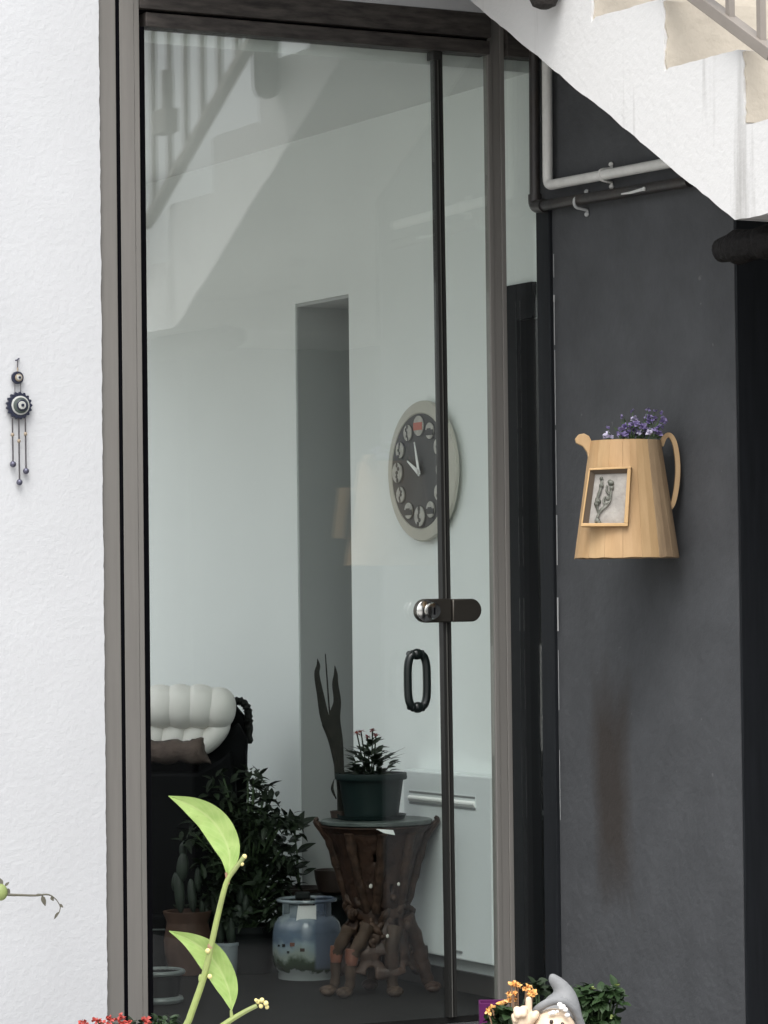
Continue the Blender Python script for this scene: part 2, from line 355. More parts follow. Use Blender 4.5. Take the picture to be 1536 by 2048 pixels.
def tag(o, label, cat, group=None):
    o['label'] = label; o['category'] = cat
    if group: o['group'] = group
    return o
def thing(name, label, cat, loc=(0, 0, 0), rz=0., group=None):
    o = bpy.data.objects.new(name, None); COL.objects.link(o); o.location = loc; o.rotation_euler = (0, 0, rz); o.empty_display_size = .1
    return tag(o, label, cat, group)
def structure(o): o['kind'] = 'structure'; return o
def spline(pts, n=6):
    P = [Vector(p) for p in pts]; out = []
    for i in range(len(P)-1):
        a, b, c, d = P[max(i-1, 0)], P[i], P[i+1], P[min(i+2, len(P)-1)]
        for j in range(n):
            t = j/n; out.append(.5*((2*b) + (c-a)*t + (2*a-5*b+4*c-d)*t*t + (3*b-a-3*c+d)*t**3))
    return out + [P[-1]]
def jag(a, b, n, amp, ax):
    a = Vector(a); b = Vector(b); ax = Vector(ax); out = []; prev = 0
    for i in range(n):
        prev = .5*prev + random.uniform(-amp, amp); out.append(a.lerp(b, i/n) + ax*(0 if i == 0 else prev))
    return out

# ================================================================== THE SETTING
structure(MB().bx(-60, 60, -80, 60, -.30, -.02).build('ground', 'concrete', smooth=0))
structure(MB().bx(-1.9, 1.6, -4.6, -.045, -.019, -.012).build('paving', 'paving', smooth=0))
structure(MB().bx(-1.4, .0, .005, 2.9, -.018, 0).build('floor', 'floor', smooth=0))
structure(MB().bx(-1.5, .35, .165, 3.0, 2.655, 2.9).bx(-1.33, .35, .045, .1649, 2.655, 2.9).build('ceiling', 'ceiling', smooth=0))
# interior wall that carries the clock, with its niche
rw = MB()
rw.bx(0, .35, .012, 1.163, -.01, 2.7).bx(0, .35, 1.537, 2.9, -.01, 2.7).bx(0, .35, 1.163, 1.537, 2.123, 2.7)
structure(rw.build('interior_wall', 'room_wall', smooth=0))
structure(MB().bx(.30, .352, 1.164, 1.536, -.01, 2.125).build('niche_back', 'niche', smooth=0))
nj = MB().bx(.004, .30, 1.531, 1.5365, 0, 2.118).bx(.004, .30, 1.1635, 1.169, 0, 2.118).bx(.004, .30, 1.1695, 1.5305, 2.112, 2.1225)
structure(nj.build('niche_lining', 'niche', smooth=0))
structure(MB().bx(-1.40, -.0, 2.86, 2.93, 2.25, 2.654).bx(-1.40, 0, 2.86, 2.93, -.01, .6).build('back_wall', 'skirting', smooth=0))
structure(MB().bx(-1.40, -1.34, .165, 2.859, 2.25, 2.654).bx(-1.40, -1.34, .165, 2.859, -.01, .6).bx(-1.40, -1.34, .165, .45, .6, 2.25).build('side_wall', 'skirting', smooth=0))
structure(MB().bx(-1.40, -1.34, 2.86, 2.93, .601, 2.249).build('corner_post', 'skirting', smooth=0))
structure(MB().bx(-.014, 0, .19, 1.163, 0, .06).bx(-.014, 0, 1.537, 2.9, 0, .06).build('skirting', 'skirting', smooth=0))

# ---------------- white rendered wall on the left
w = MB(); out = [Vector((-1.372, -.05, -.05))] + jag((-1.372, -.05, 0), (-1.372, -.05, 3.6), 330, .0010, (1, 0, 0)) + [Vector((-1.372, -.05, 3.6)), Vector((-2.3, -.05, 3.6)), Vector((-2.3, -.05, -.05))]
w.prism(out, (0, .21, 0))
tag(w.build('rendered_wall', 'render', smooth=0), 'white textured rendered wall left of the glazed front', 'wall')
# lintel over the glazed front
out = jag((-1.345, -.035, 2.795), (0.0, -.035, 2.795), 50, .003, (0, 0, 1)) + [Vector((0.0, -.035, 2.795)), Vector((0.0, -.035, 3.6)), Vector((-1.345, -.035, 3.6))]
tag(MB().prism(out, (0, .2, 0)).build('white_lintel', 'render', smooth=0), 'white lintel above the dark head of the glazed front', 'wall')

tag(MB().bx(-1.30, -.418, -.90, -.037, 2.89, 3.12).build('shading_slab', 'render', smooth=0, bevel=.004), 'white balcony slab added out of sight above the glazed front', 'shading')  # slab out of view, added to shade the head and upper walls
# ---------------- charcoal wall under the stair
t = thing('charcoal_wall', 'charcoal painted wall on which the wooden jug hangs', 'wall')
out = [(0, .010, -.05), (0, .010, 3.08), (0, -.963, 2.50), (0, -.963, -.05)]
MB().prism(out, (.30, 0, 0)).build('wall', 'darkwall', t, smooth=0)
MB().bx(-.012, 0, -.072, -.002, 0, 2.262).build('corner_strip', 'darkstrip', t, bevel=.002)
for y0, y1, wd in ((508, 555, .0012), (590, 604, .003), (604, 690, .0015), (700, 850, .0012), (860, 1010, .001), (1030, 1130, .0018), (1195, 1262, .0028), (1300, 1420, .001), (1500, 1640, .0009)):
    a = onX(1107+ (y0-500)*.012, y0, -.014); b = onX(1107+(y1-500)*.012, y1, -.014)
    MB().bar(a, b, wd, wd).build('paint_chip', 'chip', t, smooth=0)
MB().bar(onX(1085.5, 575, -.004), onX(1092, 1000, -.004), .0016, .0016).build('paint_chip', 'chip', t, smooth=0)
# recess under the landing and the pier that carries it
t = thing('understair_recess', 'black recess under the stair landing at the right edge', 'recess')
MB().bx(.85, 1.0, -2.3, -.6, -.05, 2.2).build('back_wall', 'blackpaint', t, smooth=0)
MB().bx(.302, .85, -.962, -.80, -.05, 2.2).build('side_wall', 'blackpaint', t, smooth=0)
MB().bx(.002, .301, -.972, -.9635, -.05, 2.46).build('dark_end_sheet', 'darkstrip', t, smooth=0)  # thin dark sheet over the end face of the charcoal wall
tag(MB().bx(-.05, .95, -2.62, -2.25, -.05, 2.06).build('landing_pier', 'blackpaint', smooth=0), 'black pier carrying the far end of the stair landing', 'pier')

# ---------------- the outdoor stair
XS = -.414
t = thing('outdoor_staircase', 'white plastered concrete staircase with beige risers rising over the charcoal wall', 'staircase')
NOSE = [(-1.607 + .33*k, 2.43 + .174*k) for k in range(9)]
pts = []
pts += jag((XS, -2.62, 2.255), (XS, -1.607, 2.255), 30, .0018, (0, 0, 1))
for k in range(9):
    y, z = NOSE[k]; zb = z - .174
    pts += jag((XS, y, zb), (XS, y-.004, z-.012), 12, .0022, (0, 1, 0))
    pts += [Vector((XS, y+.006, z+.003))]
    pts += jag((XS, y+.02, z+.006), (XS, y+.33, z+.010), 14, .0018, (0, 0, 1))
ytop = NOSE[-1][0]+.33
pts += [Vector((XS, ytop, NOSE[-1][1])), Vector((XS, ytop, 2.038+.592*(ytop+1.566)))]
pts += jag((XS, ytop, 2.038+.592*(ytop+1.566)), (XS, -1.566, 2.038), 110, .0022, (0, 0, 1))
pts += jag((XS, -1.566, 2.038), (XS, -2.62, 2.038), 40, .002, (0, 0, 1))
pts += [Vector((XS, -2.62, 2.038))]
MB().prism(pts, (.96, 0, 0)).build('flight', 'stair_white', t, smooth=0)
for k in range(5):
    y, z = NOSE[k]; zb = z-.174
    out = jag((XS+.006, y-.006, zb+.006), (XS+.004, y-.010, z+.010), 16, .003, (1, 0, 0)) + [Vector((XS+.96, y-.010, z+.014)), Vector((XS+.96, y-.006, zb+.006))]
    MB().prism(out, (0, .02, 0)).build('riser', 'beige', t, smooth=0)
# railing along the stair edge
t = thing('stair_railing', 'taupe metal railing with thin upright bars along the stair edge', 'railing')
XR = -.425
def rz_(y): return 2.54 + .60*(y+1.5)
MB().bar((XR, -2.5, rz_(-1.75)), (XR, -1.75, rz_(-1.75)), .03, .03).build('lower_rail', 'railing', t, smooth=0)
MB().bar((XR, -1.75, rz_(-1.75)+.006), (XR, 1.0, rz_(1.0)+.006), .036, .028, Vector((0, 0, 1))).build('lower_rail', 'railing', t, smooth=0, bevel=.002)
MB().bar((XR, -1.75, rz_(-1.75)+.80), (XR, 1.0, rz_(1.0)+.80), .04, .03, Vector((0, 0, 1))).build('hand_rail', 'railing', t, smooth=0, bevel=.003)
for i in range(20):
    y = -1.70 + i*.125
    MB().bx(XR-.008, XR+.008, y-.008, y+.008, rz_(y)+.01, rz_(y)+.80).build('baluster', 'railing', t, smooth=0)
# things fixed to the stair, seen again in the glass
hp = thing('hanging_basket', 'dark fibre basket hung on the white stair side', 'basket', (-.462, -.80, 2.66))
MB().lathe([(.012, 0), (.030, .008), (.040, .03), (.042, .10), (.042, .20), (.045, .21), (.045, .225), (.038, .225), (.036, .19)], 18).build('basket', 'wicker', hp)
MB().tube([(0, 0, .2), (.02, 0, .30), (.05, 0, .32)], .003, 6).build('hook', 'gasket', hp)
bxp = thing('railing_box', 'small dark planter box fixed to the stair railing', 'planter', (-.452, -1.553, 2.655))
MB().bx(-.025, .025, -.055, .055, 0, .078).build('box', 'railing', bxp, smooth=0, bevel=.004)
MB().bx(-.018, .018, .01, .032, .078, .20).build('stake', 'railing', bxp, smooth=0)
# blackened round timber under the landing
lg = MB(); pp = []; rr = []
for i in range(26):
    tt = i/25; pp.append((-.30 + random.uniform(-.003, .003), -1.345 - tt*.95, 1.995 + random.uniform(-.003, .003))); rr.append(.043*(min(1, .75+.25*min(1, i/2))) * random.uniform(.84, 1.10))
lg.tube(pp, rr, 16)
tag(lg.build('timber_log', 'log', smooth=60), 'blackened round log end under the corner of the stair landing', 'log')

# ---------------- pipes on the charcoal wall
def bend(path, r, k=5):
    P = [Vector(p) for p in path]; out = [P[0]]
    for i in range(1, len(P)-1):
        a = (P[i-1]-P[i]).normalized(); b = (P[i+1]-P[i]).normalized()
        for j in range(k+1):
            s = j/k; out.append((P[i]+a*r)*(1-s)**2 + P[i]*2*s*(1-s) + (P[i]+b*r)*s*s)
    return out + [P[-1]]
t = thing('white_pipe', 'white plastic pipe turning sideways along the charcoal wall', 'pipe')
pa = onX(1095, 120, -.03); pb = onX(1095.5, 371, -.03); pc = onX(1314, 330, -.03); pd = pc + (pc-pb)*.25
MB().tube(bend([pa + Vector((0, 0, .25)), pb, pd], .022), .0145, 14).build('pipe', 'pipe_white', t)
def clamp(px, py, X, r, m, par, lean=0.):
    c = onX(px, py, X); mb = MB(); pts = []
    for j in range(9):
        a = R(-90+22.5*j); pts.append(c + Vector((-math.cos(a)*(r+.001), lean*math.sin(a), math.sin(a)*(r+.001))))
    mb.tube([Vector((-.002, pts[0].y, pts[0].z-.016))]+[Vector((-.004, pts[0].y, pts[0].z-.004))]+pts+[Vector((-.004, pts[-1].y, pts[-1].z+.004)), Vector((-.002, pts[-1].y, pts[-1].z+.016))], .0042, 6)
    o = mb.build('clamp', m, par)
    for s in (-1, 1):
        MB().ball((-.005, c.y, c.z + s*(r+.016)), (.006, .009, .007), 8, 6).build('screw', m, o)
clamp(1207, 350, -.03, .0145, 'pipe_white', t)
t = thing('black_pipe', 'black painted pipe running below the white pipe on the charcoal wall', 'pipe')
qa = onX(1069, 120, -.03); qb = onX(1070, 414, -.03); qc = onX(1241, 386, -.03); qd = qc + (qc-qb)*.75
MB().tube(bend([qa + Vector((0, 0, .1)), qb, qd], .02), .0155, 14).build('pipe', 'pipe_black', t)
MB().tube(bend([qb+Vector((0, 0, .035)), qb, qb+(qd-qb).normalized()*.05], .022), .0195, 14).build('elbow', 'pipe_black', t)
clamp(1158, 405, -.03, .0155, 'chip', t)
a = onX(1243, 388, -.047); b = onX(1288, 378, -.047)
MB().tube([a, a.lerp(b, .4)+Vector((0, 0, -.002)), b], [.002, .0035, .005], 6).build('paint_drip', 'paper', t)
MB().ball(b, .006, 8, 6).build('paint_drip', 'paper', t)

# ================================================================== GLAZED FRONT
t = thing('glazed_front', 'bronze aluminium frame of the glazed front with fixed side panes', 'window frame')
MB().bx(-1.400, -1.3195, -.040, .03, 0, 2.95).build('jamb', 'bronze', t, smooth=0, bevel=.002)
MB().bx(-1.3192, -1.3078, -.0365, .03, 0, 2.95).build('jamb_groove', 'gasket', t, smooth=0)
MB().bx(-1.3075, -1.2645, -.036, .03, 0, 2.95).build('jamb', 'bronze', t, smooth=0, bevel=.002)
MB().bx(-1.2642, -1.2490, -.034, .03, 0, 2.76).build('jamb_lip', 'bronze', t, smooth=0, bevel=.0015)
MB().bx(-1.2487, -1.228, -.020, .02, 0, 2.684).build('gasket', 'gasket', t, smooth=0)
for nm, y0, z0, z1, m in (('head_rail', -.03, 2.684, 2.722, 'bronze_worn_shaded'), ('head_groove', -.012, 2.7223, 2.7295, 'gasket'), ('head_band', -.038, 2.73, 2.798, 'bronze_worn_shaded')):
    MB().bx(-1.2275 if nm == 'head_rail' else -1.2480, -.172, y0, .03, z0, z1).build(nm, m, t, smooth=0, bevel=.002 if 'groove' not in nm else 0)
MB().bx(-.115, -.0005, -.03, .03, 2.684, 2.798).build('head_rail', 'bronze_worn_shaded', t, smooth=0, bevel=.002)
MB().bx(-.171, -.1565, -.014, .012, 0, 2.90).build('post', 'bronze', t, smooth=0, bevel=.002)
MB().bx(-.1563, -.1312, -.011, .012, 0, 2.90).build('post', 'bronze', t, smooth=0, bevel=.0015)
MB().bx(-.131, -.1165, -.014, .012, 0, 2.90).build('post', 'bronze', t, smooth=0, bevel=.002)
MB().bx(-.3185, -.1715, -.006, .006, .0, 2.6835).build('side_pane', 'glass', t, smooth=0)
MB().bx(-.116, -.0125, -.006, .006, .0, 2.6835).build('side_pane', 'glass', t, smooth=0)
def seamx(z): return -.3290 + (2.68-z)/2.68*.0115
for dx, wd, y0, y1, m, nm in ((-.0125, .0085, -.013, .012, 'seam', 'edge_seal'), (-.0036, .005, -.010, .010, 'seam_clear', 'edge_seal'), (.0018, .003, -.004, .006, 'gasket', 'edge_gap'), (.0048, .0085, -.012, .010, 'seam', 'edge_seal')):
    o = [(seamx(z)+dx+s, y0, z) for z, s in ((.0, 0), (.0, wd), (2.6838, wd), (2.6838, 0))]
    MB().prism(o, (0, y1-y0, 0)).build(nm, m, t, smooth=0)
# keeper plate on the fixed pane
def stadium(cx, cz, wl, h, right=True, left=False, n=10):
    r = h/2; o = []
    if right: o += [(cx+wl/2-r+r*math.sin(R(180*i/n)), cz+r*math.cos(R(180*i/n))) for i in range(n+1)]
    else: o += [(cx+wl/2, cz+r), (cx+wl/2, cz-r)]
    if left: o += [(cx-wl/2+r-r*math.sin(R(180*i/n)), cz-r*math.cos(R(180*i/n))) for i in range(n+1)]
    else: o += [(cx-wl/2, cz-r), (cx-wl/2, cz+r)]
    return o
ZL = onY(893, 1221).z
MB().prism([(x, -.028, z) for x, z in stadium(-.2655, ZL, .094, .064)], (0, .021, 0)).build('lock_keeper', 'darksteel', t, bevel=.004)

# ---------------- the frameless glass door
t = thing('glass_door', 'frameless glass door with oval pull handle and patch lock', 'door', (-1.224, 0, 0))
MB().bx(.0, .8825, -.0055, .0055, .0, 2.6835).build('door_pane', 'glass', t, smooth=0)
lk = MB().prism([(x+1.224, -.030, z) for x, z in stadium(-.3715, ZL, .112, .066, False, True)], (0, .024, 0)).build('lock', 'darksteel', t, bevel=.004)
Mx = Matrix.Translation((-.382+1.224, -.030, ZL)) @ Matrix.Rotation(R(90), 4, 'X')
MB().lathe([(.0235, -.001), (.0235, .012), (.021, .016), (.008, .018)], 24, Mx).build('lock_cylinder', 'steel', lk)
MB().lathe([(.029, -.001), (.030, .004), (.027, .006)], 24, Matrix.Translation((-.399+1.224, -.030, ZL)) @ Matrix.Rotation(R(90), 4, 'X')).build('lock_rose', 'steel', lk)
MB().bx(-.382+1.224-.002, -.382+1.224+.002, -.0505, -.048, ZL-.011, ZL+.009).build('keyhole', 'gasket', lk, smooth=0)
hc = onY(834, 1361.5, -.05); hw, hh = .030, .073
pts = []
for i in range(44):
    a = 2*math.pi*i/44; ca, sa = math.cos(a), math.sin(a); n_ = 3.4
    pts.append((hc.x+1.224 + math.copysign(abs(ca)**(2/n_), ca)*hw, -.052, hc.z + math.copysign(abs(sa)**(2/n_), sa)*hh))
hd = MB().tube(pts, .0115, 12, closed=True).build('pull_handle', 'blackgloss', t)
for s in (-1, 1):
    c = Vector((hc.x+1.224, -.052, hc.z+s*hh))
    MB().ball(c, (.019, .014, .0155), 12, 8).ball(c+Vector((-.016, 0, -s*.002)), (.008, .013, .014), 10, 6).ball(c+Vector((.016, 0, -s*.002)), (.008, .013, .014), 10, 6).build('handle_boss', 'blackgloss', hd)
    MB().tube([c, c+Vector((0, .047, 0))], .009, 10).build('handle_stud', 'blackgloss', hd)
MB().bx(.876, .901, -.02, .02, 2.66, 2.70).build('top_patch', 'seam', t, smooth=0, bevel=.002)

# ---------------- dark panel door at the end of the interior wall
t = thing('dark_panel_door', 'tall dark door and frame behind the narrow right pane', 'door')
MB().bx(-.018, 0, .100, .186, 0, 2.055).bx(-.018, 0, .016, .100, 1.952, 2.055).build('door_frame', 'doorgrey', t, smooth=0, bevel=.002)
MB().bx(-.006, 0, .016, .0995, 0, 1.951).build('door_panel', 'blackpaint', t, smooth=0)
MB().bx(-.024, -.018, .165, .178, 2.018, 2.025).build('catch', 'paper', t, smooth=0)

# ================================================================== WALL ORNAMENT
PXM = 8.5/6400
oc = onY(38, 811, -.062)
t = thing('evil_eye_hanging', 'navy evil eye charm with three beaded strings hanging on the white wall', 'wall ornament', oc)
def disc(r, d, y, n=32, teeth=0):
    m = Matrix.Translation((0, y, 0)) @ Matrix.Rotation(R(90), 4, 'X')
    mb = MB()
    if not teeth: return mb.lathe([(r, 0), (r, d*.7), (r*.93, d)], n, m)
    o = []
    for i in range(teeth*4):
        a = 2*math.pi*i/(teeth*4); k = (1.0, .97, .86, .90)[i % 4]; o.append((math.cos(a)*r*k, y-d, math.sin(a)*r*k))
    return mb.prism(o, (0, d, 0))
b_ = disc(.0365, .008, .004, teeth=17).build('scalloped_disc', 'navy', t, bevel=.001)
disc(.0245, .003, -.004).build('white_ring', 'eyewhite', b_, loc=(.002, 0, 0))
disc(.0205, .003, -.0065).build('green_ring', 'eyegreen', b_, loc=(.002, 0, 0))
disc(.0150, .003, -.009).build('dark_ring', 'navy', b_, loc=(.005, 0, 0))
disc(.0105, .003, -.0115).build('pale_ring', 'eyewhite', b_, loc=(.0035, 0, 0))
disc(.0040, .003, -.014, 16).build('pupil', 'navy', b_, loc=(.0045, 0, 0))
s_ = disc(.0165, .007, .004).build('small_disc', 'navy', t, loc=(-.003, 0, 54*PXM))
disc(.0100, .003, -.004).build('pale_ring', 'beadtan', s_, loc=(.001, 0, 0)); disc(.0068, .003, -.0065).build('grey_ring', 'eyewhite', s_, loc=(.001, 0, 0)); disc(.0035, .003, -.009, 14).build('pupil', 'navy', s_, loc=(.002, 0, 0))
for x in (-.008, .008):
    MB().tube([(x-.003, 0, .033), (x-.003, 0, 54*PXM-.012)], .0009, 6).build('link', 'cord', t)
MB().tube([(-.003, 0, .087), (-.003, 0, .098)], .002, 6).build('loop_bead', 'beadtan', t)
MB().tube([(-.003, 0, .096), (-.003, 0, .116)], .0014, 6).build('cord', 'cord', t)
MB().tube([(-.008, .0, .116), (-.002, .004, .118), (.005, .010, .122)], .0022, 6).build('nail', 'silver', t)
for x, zb, ze in ((-.0185, -57, -114), (-.001, -69, -149), (.0172, -55, -127)):
    c_ = MB().tube([(x, 0, -.033), (x+.0007, 0, ze*PXM)], .0020, 6).build('string', 'cord', t)
    MB().ball((x, 0, zb*PXM), (.0048, .0048, .0055), 10, 8).build('bead', 'beadtan', c_)
    MB().ball((x+.0007, 0, ze*PXM), .0082, 12, 8).build('end_ball', 'silver', c_)

# ================================================================== WOODEN JUG PLANTER
JB, JT = onX(1254, 1116, -.137), onX(1256, 881, -.137)
jc = Vector((-.137, JB.y, JB.z)); kj = (jc-CAM).dot(FW)/6400
t = thing('wooden_jug_planter', 'pine wood jug planter with framed picture, spout and handle on the charcoal wall', 'planter', jc)
H_ = JT.z - JB.z; rb, rt_ = 105*kj, 71*kj
def jr(z): return rb + (rt_-rb)*z/H_
NST = 17; va = math.atan2(-(CAM.x-jc.x), -(CAM.y-jc.y))
for i in range(NST):
    a0 = 2*math.pi*i/NST; a1 = 2*math.pi*(i+1)/NST; g = .0015; mb = MB()
    k = random.uniform(-.0008, .0008); vs = []
    for z in (0, H_):
        for rr_ in (jr(z)+k, jr(z)-.012):
            for a in (a0+g, (a0+a1)/2, a1-g): vs.append((rr_*math.cos(a), rr_*math.sin(a), z + (random.uniform(-.0015, .0015) if z == 0 else 0)))
    mb.add(vs, [(0, 1, 7, 6), (1, 2, 8, 7), (3, 9, 10, 4), (4, 10, 11, 5), (0, 6, 9, 3), (2, 5, 11, 8), (0, 3, 4, 1), (1, 4, 5, 2), (6, 7, 10, 9), (7, 8, 11, 10)])
    # staves on the wall side and towards the viewer's right are greyer
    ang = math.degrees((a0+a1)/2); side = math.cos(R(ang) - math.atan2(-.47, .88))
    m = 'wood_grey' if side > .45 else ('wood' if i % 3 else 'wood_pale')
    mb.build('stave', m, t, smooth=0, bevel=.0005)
MB().lathe([(rb-.013, .012), (rb-.013, .02)], 24).build('base_board', 'wood_grey', t)
MB().lathe([(jr(H_*.8)-.013, H_*.78), (jr(H_*.8)-.013, H_*.8)], 24).build('soil', 'soil', t)
MB().ball(Vector((-.098, -.055, .030)), (.006, .011, .007), 10, 6).build('knot', 'knot', t)
# a direction in the jug's own frame from picture-right / up / towards viewer
vx = Vector((RT.x, RT.y, 0)).normalized(); vf = Vector((-FW.x, -FW.y, 0)).normalized()
def jp(px, py, toward=0.):
    p = at(px, py, (jc-CAM).dot(FW)) - jc; return p + vf*toward
# spout: a cut board leaning out from the upper left edge
sp_ = [(1181, 935), (1174, 905), (1166, 893), (1152, 886), (1150, 878), (1157, 869), (1168, 867), (1178, 872), (1184, 884), (1196, 884), (1198, 935)]
MB().prism([jp(x, y, .004) for x, y in sp_], -vf*.022).build('spout', 'wood_pale', t, smooth=0, bevel=.002)
# handle: a bent strip standing off the right side
hp_ = spline([jp(1322, 892), jp(1328, 876), jp(1338, 870), jp(1348, 884), jp(1354, 915), jp(1355, 950), jp(1351, 985), jp(1345, 1008), jp(1338, 1018)], 4)
mb = MB(); vs = []; fs = []
for i, p in enumerate(hp_):
    d = (hp_[min(i+1, len(hp_)-1)] - hp_[max(i-1, 0)]).normalized(); n_ = d.cross(vf).normalized()
    for a, c in ((-1, -1), (1, -1), (1, 1), (-1, 1)): vs.append(p + n_*(a*.0062) + vf*(c*.011))
for i in range(len(hp_)-1):
    for j in range(4): fs.append((i*4+j, i*4+(j+1) % 4, i*4+4+(j+1) % 4, i*4+4+j))
fs += [(3, 2, 1, 0), tuple(len(vs)-4+j for j in range(4))]
mb.add(vs, fs).build('handle', 'wood_pale', t, smooth=30, bevel=.0015)
# picture box on the left front
TW = .120
q = [jp(1173, 940, TW-.012), jp(1255, 937, TW+.006), jp(1248, 1055, TW+.016), jp(1156, 1055, TW-.002)]
def lerp2(u, v): return q[0].lerp(q[1], u).lerp(q[3].lerp(q[2], u), v)
nf = (q[1]-q[0]).cross(q[3]-q[0]).normalized(); nf = nf if nf.dot(vf) > 0 else -nf
fr = thing('x', 'x', 'x') if False else None
pb_ = MB().prism([lerp2(.02, .02) - nf*.012, lerp2(.98, .02) - nf*.012, lerp2(.98, .98) - nf*.012, lerp2(.02, .98) - nf*.012], -nf*.02).build('picture_panel', 'zinc', t, smooth=0)
for (u0, v0, u1, v1, nm) in ((0, 0, 1, .035, 'frame_rail'), (0, .945, 1, 1, 'frame_rail'), (0, .0355, .035, .9445, 'frame_stile'), (.915, .0355, 1, .9445, 'frame_stile')):
    MB().prism([lerp2(u0, v0)+nf*.004, lerp2(u1, v0)+nf*.004, lerp2(u1, v1)+nf*.004, lerp2(u0, v1)+nf*.004], -nf*.034).build(nm, 'frame_wood', pb_, smooth=0, bevel=.0012)
MB().prism([lerp2(.0352, .0356)+nf*.001, lerp2(.15, .0356)-nf*.010, lerp2(.15, .9444)-nf*.010, lerp2(.0352, .9444)+nf*.001], -nf*.004).build('frame_inside', 'frame_inner', pb_, smooth=0)
MB().prism([lerp2(.0352, .0356)+nf*.002, lerp2(.9148, .0356)+nf*.002, lerp2(.9148, .10)-nf*.009, lerp2(.08, .10)-nf*.009], -nf*.003).build('frame_inside', 'frame_inner', pb_, smooth=0)
def relief(pts, r):
    return MB().tube([lerp2(u, v)-nf*.010 for u, v in spline_uv(pts)], r, 8, flat=.6).build('relief_sprig', 'zinc_dark', pb_)
def spline_uv(pts): return [(p.x, p.y) for p in spline([(u, v, 0) for u, v in pts], 4)]
def rads(n, r): return [r*(.55+.45*math.sin(math.pi*(i+.5)/n)) for i in range(n)]
for pts in ([(.30, .90), (.33, .80), (.38, .72), (.48, .64), (.55, .55), (.56, .40), (.55, .28)], [(.34, .78), (.28, .66), (.26, .55), (.30, .42), (.33, .25), (.31, .16)], [(.48, .64), (.42, .58), (.44, .48)], [(.55, .46), (.47, .40), (.46, .30)]):
    n_ = len(spline_uv(pts)); relief(pts, rads(n_, .0058))
for u, v, s in ((.55, .26, 1.2), (.52, .24, 1), (.57, .34, 1), (.30, .57, 1.2), (.27, .61, 1.1), (.33, .30, 1), (.33, .9, 1.2), (.37, .93, 1), (.52, .52, 1.1), (.5, .6, 1), (.31, .18, .8)):
    MB().ball(lerp2(u, v)-nf*.010, .0066*s, 8, 6).build('relief_leaf', 'zinc_dark', pb_)
# artificial lilac flowers standing in the jug
fl = thing('lilac_flowers', 'bunch of small lilac flowers standing in the wooden jug', 'flowers', jc + Vector((0, 0, H_*.8)))
hz = Vector((0, 0, H_*.8))
blo = [(1270, 850), (1285, 855), (1300, 845), (1310, 838), (1318, 856), (1325, 845), (1242, 862), (1250, 855), (1258, 866), (1246, 872), (1264, 862), (1278, 866), (1292, 862), (1306, 862), (1270, 840), (1328, 840), (1298, 835), (1285, 872), (1240, 868), (1262, 852), (1315, 870)]
pale = [(1268, 838), (1210, 874), (1218, 876), (1277, 868), (1213, 868), (1290, 850), (1250, 874), (1295, 868)]
faint = [(1244, 834), (1266, 822), (1296, 820), (1310, 822), (1213, 858), (1322, 828)]
st = MB(); 
def blossom(mb, c, r, k=6):
    for j in range(k):
        d = Vector((random.uniform(-1, 1), random.uniform(-1, 1), random.uniform(-.3, 1))).normalized()
        mb.leaf(c, d, Vector((random.uniform(-1, 1), random.uniform(-1, 1), .7)), r, r*.9, .25, 2)
groups = (('purple', blo, .0125, 14), ('lilac', pale, .011, 10), ('purple', faint, .008, 6))
for m, L_, r, k in groups:
    for px, py in L_:
        c = jp(px, py, random.uniform(-.02, .05)) - hz; mb = MB(); blossom(mb, c, r, k); mb.build('blossom', m, fl, smooth=0)
        foot = Vector((c.x*.4, c.y*.4, 0)); st.tube([foot, foot.lerp(c, .6)+Vector((0, 0, .005)), c], .0012, 5)
for i in range(60):
    px = random.uniform(1232, 1325); py = random.uniform(848, 882); c = jp(px, py, random.uniform(-.03, .03)) - hz
    st.leaf(c, (random.uniform(-1, 1), random.uniform(-1, 1), .8), (random.uniform(-1, 1), random.uniform(-1, 1), .2), .018, .006, .2, 2)
st.build('stems', 'stemgreen', fl, smooth=0)

# ================================================================== ROOM: clock and heater
cc = onX(842, 942, -.030); cc.x = -.012
t = thing('wall_clock', 'round clock with cream rim, slate face and picture discs instead of numbers', 'clock', cc)
MX = Matrix.Rotation(R(-90), 4, 'Y')       # local z -> -x (out of the wall)
RCK = .212
MB().lathe([(RCK*.96, .001), (RCK, .006), (RCK, .012), (RCK*.985, .017), (RCK*.83, .024), (RCK*.82, .021), (RCK*.80, .019)], 64, MX).build('rim', 'cream', t)
MB().lathe([(RCK*.815, .018), (RCK*.815, .0225)], 64, MX).build('face', 'clockface', t)
for i in range(12):
    a = R(30*i); big = i in (0, 3, 6, 9); r = .0305 if big else .0245; rad = .136
    y, z = -math.sin(a)*rad, math.cos(a)*rad
    p = MB().lathe([(r, 0), (r, .004), (r*.9, .005)], 24, Matrix.Translation((-.0222, y, z)) @ MX).build('picture_disc', 'picture', t)
    MB().lathe([(r*1.12, 0), (r*1.12, .0015)], 24, Matrix.Translation((-.0221, y-.003, z-.002)) @ MX).build('disc_ring', 'picture_dark', p)
    if i == 0:
        MB().bx(-.0285, -.0265, y-.026, y+.026, z-.013, z+.010).build('red_print', 'picture_red', p, smooth=0)
    else:
        mb = MB(); rnd = random.Random(i)
        if i in (1, 5, 7): mb.bx(-.0285, -.0265, y-r*.95, y+r*.95, z-r*.55, z+r*.12).bx(-.0284, -.0266, y-r*.4, y+r*.5, z+r*.12, z+r*.3)
        else:
            x_, z_ = 0., r*.75
            for k in range(5):
                mb.ball((-.0272, y+x_, z+z_), (.0012, r*rnd.uniform(.14, .30), r*rnd.uniform(.2, .32)), 8, 6); x_ = rnd.uniform(-.4, .4)*r; z_ -= r*.38
        mb.build('dark_print', 'picture_dark', p, smooth=0)
